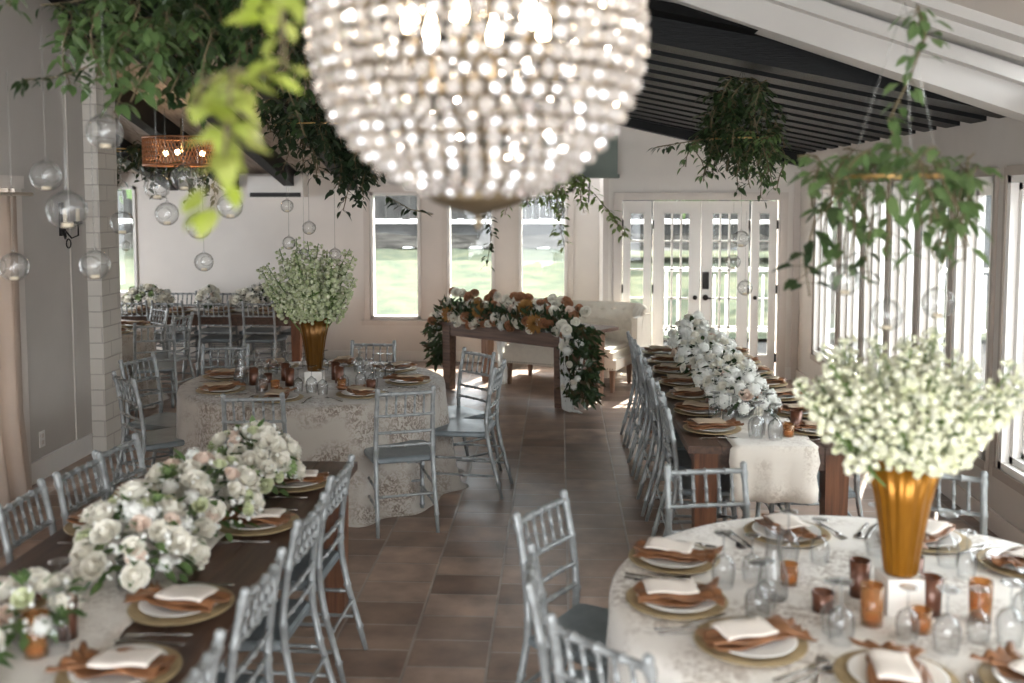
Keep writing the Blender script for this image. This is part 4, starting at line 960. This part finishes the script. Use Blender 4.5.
# ------------------------------------------------------------------ hanging greenery and globes
def vine(R_, pts, n, L, W, droop=.5, spread=.05):
    lf = MB(); st = MB(); st.tube(pts, .0035, 4); pts = [Vector(p) for p in pts]; m = len(pts)-1
    for k in range(n):
        t = R_.random()*m; i = min(int(t), m-1); p = pts[i].lerp(pts[i+1], t-i)
        a = R_.random()*2*PI; d = Vector((math.cos(a), math.sin(a), -droop+R_.uniform(-.5,.5))).normalized(); q = p+d*R_.uniform(0,spread)
        st.tube([p, q], .0015, 3); lf.leaf(q, d, (R_.uniform(-.5,.5),R_.uniform(-.5,.5),1), L*R_.uniform(.65,1.2), W*R_.uniform(.8,1.2), .25)
    return lf, st
def greenery(c, label, m, seed, nv, R0, drop, leafn=34, L=.065, W=.032, hoop=None, up=.0, flat=(1,1), ztop=None, shape=None):
    R_ = random.Random(seed); t = thing('hanging_greenery', label, 'hanging greenery', c)
    if hoop:
        h_ = MB(); n = 40; h_.tube([(hoop*math.cos(2*PI*k/n), hoop*math.sin(2*PI*k/n), 0) for k in range(n+1)], .007, 6, False); obj('hoop', h_, M['brass'], t)
        for k in range(3): a = k*2.1+.4; obj('hanger_wire', MB().tube([(hoop*math.cos(a), hoop*math.sin(a), 0), (0,0,(ztop or .5)*.9)], .0012, 4), M['cord'], t)
    for k in range(nv):
        a = R_.random()*2*PI; q = R0*math.sqrt(R_.uniform(.05,1)); x, y = q*math.cos(a)*flat[0], q*math.sin(a)*flat[1]; pts = []
        z = R_.uniform(0, up) if up else R_.uniform(-.03,.03); dl = drop*R_.uniform(.45,1.1)*(shape(x/R0) if shape else 1); dx, dy = R_.uniform(-.25,.25), R_.uniform(-.25,.25)
        for j in range(7):
            s_ = j/6; pts.append((x+dx*s_*dl+.03*math.sin(s_*6+k), y+dy*s_*dl+.03*math.cos(s_*5+k), z+.06*math.sin(s_*3.1)-dl*s_**1.1))
        lf, st = vine(R_, pts, leafn, L, W); o = obj('vine', lf, m, t); obj('vine_stem', st, M['twig'], o)
    return t
# big mass above the near left table
greenery((-1.46,4.35,2.82), 'large dark green leafy cloud hanging over the near left table', M['leafd'], 41, 46, .60, .42, 46, .075, .036, None, up=.42, ztop=1.2)
greenery((-1.62,4.15,2.74), 'lighter green leafy vines at the left side of the leafy cloud', M['leafm'], 42, 20, .48, .34, 34, .08, .04, None, up=.36)
# long reaching sprigs on the left side
def sprig(pts, label, m, seed, n, L, W, spread=.04):
    R_ = random.Random(seed); t = thing('leafy_sprig', label, 'leafy sprig', (0,0,0)); lf, st = vine(R_, pts, n, L, W, .4, spread); obj('leaf_spray', lf, m, t); obj('stem', st, M['twig'], t)
sprig([(-1.80,4.1,2.72),(-1.95,4.0,2.62),(-2.05,3.95,2.58),(-2.13,3.9,2.57)], 'thin leafy sprig reaching left in front of the wall', M['leafd'], 51, 22, .07, .028)
sprig([(-1.85,4.1,2.95),(-2.0,4.05,2.9),(-2.10,4.0,2.88)], 'upper leafy sprig reaching left in front of the wall', M['leafd'], 52, 18, .07, .028)
sprig([(-1.92,3.6,2.9),(-1.99,3.55,2.82),(-1.95,3.5,2.78)], 'small leafy tip at the top left corner', M['leafm'], 53, 9, .06, .03)
# middle table wreath
greenery((-1.72,7.2,2.62), 'dark leafy hanging over the middle round table', M['leafblack'], 43, 30, .40, .38, 40, .075, .042, .34, up=.25, ztop=.8)
greenery((-1.50,7.3,2.50), 'dark leafy clump hanging just left of the chandelier', M['leafblack'], 44, 15, .16, .52, 44, .075, .045, None, up=.1)
greenery((-4.55,10.2,2.60), 'dark leafy vines hanging beside the brick pier', M['leafblack'], 45, 13, .42, .50, 26, .085, .045, .3, up=.1, ztop=.4)
greenery((-3.55,9.9,2.38), 'dark leafy vines below the copper mesh light', M['leafblack'], 46, 9, .4, .35, 22, .085, .045, None, up=.1)
# sweetheart sprigs
M['leafl'] = mat('light_green_leaf', (.17,.26,.08), .45, col2=(.26,.34,.12), nscale=12, trans=.45)
greenery((-.10,9.9,2.30), 'light green leafy vines hanging over the sweetheart table', M['leafl'], 47, 16, .48, .36, 24, .075, .036, None, up=.08, flat=(1.15,.5))
sprig([(-.25,9.9,2.32),(-.02,9.9,2.36),(.20,9.9,2.28),(.36,9.9,2.12),(.52,9.85,1.92),(.64,9.85,1.74)], 'leafy sprig trailing right toward the glazed doors', M['leafl'], 54, 95, .09, .045, .06)
sprig([(-.70,9.9,2.25),(-.74,9.9,2.0),(-.68,9.9,1.75),(-.73,9.9,1.42)], 'thin leafy vine hanging in front of the back window', M['leafd'], 64, 42, .08, .036, .05)
sprig([(-.05,9.9,2.30),(.03,9.9,2.05),(.0,9.9,1.82),(.05,9.9,1.62)], 'light leafy vine hanging left of the thermostat', M['leafl'], 65, 40, .085, .042, .06)
sprig([(-1.30,7.4,2.12),(-1.12,7.4,2.02),(-.95,7.4,1.98)], 'sparse dark sprig in front of the back window', M['leafblack'], 55, 16, .08, .035)
# over the right long table
greenery((1.17,6.55,2.48), 'dense green leafy hanging over the right long table', M['leafd'], 48, 44, .27, .42, 42, .06, .026, .2, up=.40, ztop=.5, shape=lambda u: 1.1-.5*abs(u))
greenery((1.17,6.55,2.42), 'paler green trailing vines at the edges of the right table greenery', M['leafm'], 49, 16, .34, .26, 26, .06, .026, None, up=.12)
sprig([(1.05,6.5,2.5),(.80,6.5,2.46),(.62,6.5,2.43)], 'leafy sprig reaching left from the right table greenery', M['leafd'], 56, 30, .06, .026)
# over the near right table: gold hoop
greenery((1.10,3.30,2.17), 'leafy green hoop hanging over the near round table', M['leafm'], 50, 21, .33, .36, 13, .082, .036, .17, up=.10, ztop=.62)
sprig([(1.10,3.3,2.22),(1.06,3.3,2.35),(1.12,3.3,2.48),(1.17,3.3,2.62),(1.14,3.3,2.72)], 'leafy sprig climbing the wire above the near hoop', M['leafm'], 57, 44, .075, .036, .06)
sprig([(.92,3.3,2.12),(.83,3.3,2.02),(.80,3.3,1.90),(.82,3.3,1.78)], 'leafy sprig trailing down at the left of the near hoop', M['leafd'], 58, 22, .08, .04, .05)
sprig([(1.02,3.3,2.05),(1.0,3.3,1.93),(1.01,3.3,1.82)], 'short leafy sprig hanging between the near globes', M['leafd'], 59, 12, .07, .03, .03)
# bright blurred leaves next to the chandelier
def bright(pts, label, seed, n, L=.055, W=.036): sprig(pts, label, M['leafb'], seed, n, L, W, .035)
bright([(-.505,1.7,2.62),(-.50,1.7,2.55),(-.475,1.7,2.45),(-.47,1.7,2.32)], 'bright lime leaves hugging the left side of the chandelier', 60, 34, .062, .042)
bright([(-.56,1.7,2.32),(-.57,1.7,2.25),(-.58,1.7,2.16),(-.60,1.7,2.08)], 'bright lime leaf tassel left below the chandelier', 61, 34, .068, .044)
bright([(-.50,1.7,2.31),(-.56,1.7,2.32),(-.61,1.7,2.30),(-.63,1.7,2.26)], 'bright lime leaf strand arching left of the chandelier', 62, 16)
bright([(-.42,1.7,2.66),(-.52,1.7,2.63),(-.60,1.7,2.62)], 'bright lime leaves at the top edge left of the chandelier', 63, 10)

# glass globes
def globe(x, y, z, r, top, label):
    t = thing('hanging_glass_globe', label, 'glass globe', (x,y,z), rnd.random()*6, 'hanging glass candle globes')
    k = r/.06
    obj('globe', MB().lathe([(.0,-.98*r),(.3*r,-.95*r),(.6*r,-.8*r),(.87*r,-.5*r),(1.0*r,0),(.92*r,.39*r),(.71*r,.71*r),(.42*r,.91*r),(.15*r,1.0*r),(.10*r,1.12*r),(.13*r,1.2*r)], seg=22), M['globe'], t)
    obj('opening_rim', MB().tube([(.62*r*math.cos(q*PI/8)+0, -.80*r, .05*r+.48*r*math.sin(q*PI/8)) for q in range(17)], .05*r, 5, False), M['globe'], t)
    obj('candle', MB().lathe([(0,-.9*r),(.3*r,-.9*r),(.3*r,-.66*r),(0,-.64*r)], seg=12), M['candle'], t)
    obj('cord', MB().tube([(0,0,1.1*r),(0,0,top-z)], .0014, 4), M['cord'], t)
import sys
F_ = 995.6; PS = math.radians(2.76); TH = math.radians(4.2); HC = 2.1
def atY(px, py, Y):
    cp, sp, ct, st = math.cos(PS), math.sin(PS), math.cos(TH), math.sin(TH); a = (px-512)/F_; b = -(py-271.5)/F_
    d = (-sp*ct+a*cp-b*sp*st, cp*ct+a*sp+b*cp*st, -st+b*ct); k = Y/d[1]; return d[0]*k, Y, HC+d[2]*k
W_ = ['leftmost low, by the wall edge','upper left in front of the wall','large one in front of the wall sconce','upper, in front of the brick pier','low, left of the brick pier','beside the brick pier, lower right',
      'brass-topped, below the copper light, left','brass-topped, below the copper light, right','hanging below the left brass-topped pair','hanging at centre below the leafy cloud','right of the leafy cloud below lime leaves','low single one above the far chairs',
      'over the near hoop table, left','over the near hoop table, lower centre','over the near hoop table, right','small low one at left above the cream bouquet','small low one above the cream bouquet centre',
      'above the middle vase, upper','above the middle vase, lower','above the middle vase, right of pair','above the middle vase, far right','above the middle vase, lowest left','over right table, upper','over right table, middle','over right table, lower','over sweetheart table, right','over sweetheart table, left','far one by the left window']
for i, (px, py, Y, rr, dz) in enumerate(((14,267,4.0,.060,.8),(46,176,3.9,.062,.6),(67,210,3.5,.070,.6),(105,132,3.6,.066,.5),(95,265,4.0,.062,.8),(122,223,4.8,.058,.6),
      (157,187,4.4,.058,.5),(184,178,4.5,.060,.5),(167,214,4.7,.056,.5),(199,226,4.3,.058,.6),(230,206,4.4,.058,.5),(204,262,5.6,.055,.8),
      (845,280,3.3,.052,.38),(887,315,3.25,.052,.45),(938,303,3.15,.050,.40),(862,350,3.5,.042,.6),(905,372,3.5,.042,.6),
      (287,206,7.0,.046,.4),(289,243,7.1,.048,.6),(309,228,7.2,.050,.5),(335,255,7.4,.050,.6),(304,254,7.0,.040,.7),(741,239,6.6,.055,.3),(733,262,6.7,.05,.4),(745,288,6.5,.05,.5),(560,210,9.8,.055,.25),(528,196,9.9,.05,.25),(126,246,10.5,.055,.5))):
    x, y, z = atY(px, py, Y); globe(x, y, z, rr, z+dz, 'clear hanging glass globe, '+W_[i])

# ------------------------------------------------------------------ chandelier
CHX, CHY, CHZ, CR = -.180, 2.2, 2.452, .357
ch = thing('crystal_chandelier', 'huge round crystal-bead chandelier hanging at the top centre', 'chandelier', (CHX,CHY,CHZ))
fr = MB()
zs = []; zz = -.345
rows = 22
for k in range(rows):
    t_ = -1.22+k*(2.22/rows); zs.append(t_)
for k, t_ in enumerate(zs):
    r = CR*math.cos(t_); z = CR*math.sin(t_)
    if r < .11: continue
    n = max(10, int(2*PI*r/.0405)); s_ = MB()
    for i in range(n):
        a_ = 2*PI*(i+.5*(k%2)*.0)/n; s_.ball((r*math.cos(a_), r*math.sin(a_), z), .0168*rnd.uniform(.88,1.04), 7, 5, 1.0, False, 1)
    obj('crystal_strand', s_, M['crystal'], ch)
    if k % 3 == 0: obj('frame_ring', MB().tube([(1.0*(r-.012)*math.cos(2*PI*q/36), (r-.012)*math.sin(2*PI*q/36), z+.02) for q in range(37)], .0035, 4, False), M['antique'], ch)
for q in range(12):
    a_ = 2*PI*q/12; obj('frame_rib', MB().tube([((CR-.014)*math.cos(t_)*math.cos(a_), (CR-.014)*math.cos(t_)*math.sin(a_), (CR-.014)*math.sin(t_)) for t_ in [-1.25+.12*j for j in range(20)]], .004, 4), M['antique'], ch)
obj('bottom_cap', MB().lathe([(0,-.425),(.006,-.42),(.010,-.405),(.006,-.39),(.02,-.385),(.06,-.375),(.10,-.360),(.122,-.344),(.115,-.336),(0,-.333)], seg=28), M['antique'], ch)
obj('top_ring', MB().lathe([(.16,.33),(.19,.335),(.19,.36),(.16,.365)], seg=28), M['antique'], ch)
obj('chain', MB().tube([(0,0,.34),(0,0,1.4)], .008, 6), M['antique'], ch)
obj('centre_stem', MB().tube([(0,0,-.33),(0,0,.34)], .01, 6), M['antique'], ch)
for q in range(6):
    a_ = 2*PI*q/6+.35; bx_, by_ = .15*math.cos(a_), .15*math.sin(a_)
    arm = obj('lamp_arm', MB().tube([(0,0,-.08),(bx_*.6,by_*.6,-.12),(bx_,by_,-.07),(bx_,by_,-.02)], .006, 6).lathe([(.014,-.03),(.014,.0)], (bx_,by_,0), 10), M['antique'], ch)
    obj('bulb', MB().lathe([(0,.0),(.012,.004),(.017,.025),(.011,.05),(.002,.07),(0,.071)], (bx_,by_,.0), 10), M['bulbc'], arm)
def plight(name, loc, e, col, r=.03):
    l = bpy.data.lights.new(name, 'POINT'); l.energy = e; l.color = col; l.shadow_soft_size = r; o = bpy.data.objects.new(name, l); C.objects.link(o); o.location = loc
plight('chandelier_glow', (CHX,CHY,CHZ+.1), 12, (1,.90,.78), .08)

# copper mesh drum light
x, y, z = atY(182, 152, 9.5)
dr = thing('drum_light', 'copper mesh drum ceiling light glowing at the back left', 'ceiling light', (x,y,z))
ms = MB(); n = 64; R0, Hh = .36, .13
for k in range(n):
    for sgn in (1,-1):
        pts = [(R0*math.cos(2*PI*(k+sgn*j*.5)/n), R0*math.sin(2*PI*(k+sgn*j*.5)/n), -Hh+2*Hh*j/6) for j in range(7)]; ms.tube(pts, .0045, 3, False)
obj('mesh_shade', ms, M['lamp_mesh'], dr)
for zz in (-Hh, Hh): obj('shade_ring', MB().tube([(R0*math.cos(2*PI*q/40), R0*math.sin(2*PI*q/40), zz) for q in range(41)], .010, 5, False), M['lamp_mesh'], dr)
obj('stem', MB().tube([(0,0,0),(0,0,.32)], .012), M['antique'], dr)
for q in range(3): a_ = 2.1*q-1.4; obj('bulb', MB().ball((.2*math.cos(a_), .2*math.sin(a_), -.01), .028, 10, 6), M['bulb'], dr)
plight('drum_glow', (x,y,z-.02), 9, (1,.68,.38), .05)

# sconce
x, y, z = XL+.02, 7.55, 1.92
sn = thing('wall_sconce', 'black iron wall sconce with curled arms on the left wall', 'wall light', (x,y,z))
obj('back_plate', MB().box((0,0,.02), (.02,.05,.26)), M['iron'], sn)
for s_ in (-1,1): obj('arm', MB().tube([(.01,0,-.05),(.05,s_*.05,-.13),(.08,s_*.10,-.11),(.08,s_*.10,-.02)], .007, 6).lathe([(.0,-.02),(.03,-.02),(.034,0)], (.08,s_*.10,0), 12), M['iron'], sn)
obj('scroll', MB().tube([(.05+.0*q, .035*math.sin(q*PI/6), -.17+.035*math.cos(q*PI/6)) for q in range(13)], .006, 6, False), M['iron'], sn)
for s_ in (-1,1): obj('candle_tube', MB().lathe([(.016,0),(.016,.1),(0,.1)], (.08,s_*.10,0), 10), M['candle'], sn)

# mini-split, outlets, thermostat, bracket
x0_, _, z1_ = atY(247, 174, 12.45); x1_, _, z0_ = atY(303, 197, 12.45)
ac = thing('wall_air_conditioner', 'white wall air conditioner with a black slot above the far table', 'air conditioner', ((x0_+x1_)/2,12.58,(z0_+z1_)/2))
hw, hh = (x1_-x0_)/2, (z1_-z0_)/2
obj('housing', MB().prism([(-.12,-hh*.75),(-.10,-hh),(.12,-hh),(.12,hh),(-.09,hh),(-.12,hh*.8)], -hw, hw, Matrix(((0,0,1,0),(1,0,0,0),(0,1,0,0),(0,0,0,1)))), M['plastic'], ac)
obj('vent_slot', MB().b2(-hw+.03, hw-.03, -.125, -.1, -hh+.0, -hh+.055), M['vent'], ac)
def outlet(loc, ax, label, name='wall_outlet', cat='outlet'):
    t = thing(name, label, cat, loc, ax); obj('cover_plate', MB().box((0,-.004,0), (.075,.008,.12)), M['plastic'], t); obj('socket', MB().box((0,-.009,.025), (.035,.004,.03)).box((0,-.009,-.025), (.035,.004,.03)), M['trim'], t)
outlet((XL+.0,7.18,.30), PI/2, 'white wall outlet low on the left wall')
outlet((-1.62,YB-.002,.30), 0, 'white outlet low under the back window')
outlet((.30,YB-.002,1.95), 0, 'white thermostat plate beside the back window', 'thermostat', 'thermostat')
tag(obj('shelf_bracket', MB().tube([(.36,YB-.02,2.05),(.36,YB-.1,2.10),(.36,YB-.35,2.33)], .008, 6), M['iron']), 'black curved bracket under the grey header', 'bracket')

# ------------------------------------------------------------------ camera, lights, world
cam = bpy.data.cameras.new('camera'); co = bpy.data.objects.new('camera', cam); C.objects.link(co); sc.camera = co
cam.sensor_width = 36; cam.lens = F_*36/1024; cam.shift_y = -70/1024; cam.clip_start = .05; cam.clip_end = 200
co.location = (0,0,HC); co.rotation_euler = (PI/2-TH, 0, PS)
cam.dof.use_dof = True; cam.dof.focus_distance = 7.2; cam.dof.aperture_fstop = 1.5
w = bpy.data.worlds.new('sky'); sc.world = w; w.use_nodes = True; nt = w.node_tree; bg = nt.nodes['Background']
bg.inputs[0].default_value = (.93,.965,1,1); bg.inputs[1].default_value = 9.5
sun = bpy.data.lights.new('sun', 'SUN'); sun.energy = 26; sun.angle = .01; sun.color = (1,.94,.85); so = bpy.data.objects.new('sun', sun); C.objects.link(so)
so.rotation_euler = Vector((-.27,-.68,-.70)).to_track_quat('-Z','Y').to_euler()
def portal(loc, rot, sx, sy):
    l = bpy.data.lights.new('window_portal', 'AREA'); l.shape = 'RECTANGLE'; l.size = sx; l.size_y = sy; l.cycles.is_portal = True
    o = bpy.data.objects.new('window_portal', l); C.objects.link(o); o.location = loc; o.rotation_euler = rot
portal((XR+.2,6.3,1.33), (0,PI/2,0), 1.9, 9.2)
portal((-1.17,YB+.2,1.36), (-PI/2,0,0), 2.7, 1.7)
portal((1.6,YD+.2,1.1), (-PI/2,0,0), 1.9, 1.9)
portal((-7.15,10.5,1.48), (0,-PI/2,0), 1.5, 1.7)  # serves the added far-left opening
portal((XL-.2,5.72,1.15), (0,-PI/2,0), 2.1, 2.2)
portal((-.3,-1.6,1.25), (PI/2,0,0), 4.6, 2.5)  # serves the unseen rear opening
vs_ = sc.view_settings; vs_.view_transform = 'Standard'; vs_.look = 'None'; vs_.exposure = 0.35; vs_.gamma = 1; vs_.use_curve_mapping = False
sc.cycles.max_bounces = 10; sc.cycles.transparent_max_bounces = 24; sc.cycles.diffuse_bounces = 5; sc.cycles.glossy_bounces = 3; sc.cycles.sample_clamp_indirect = 6
sc.cycles.caustics_reflective = False; sc.cycles.caustics_refractive = False; sc.cycles.use_denoising = True
bpy.context.view_layer.update()
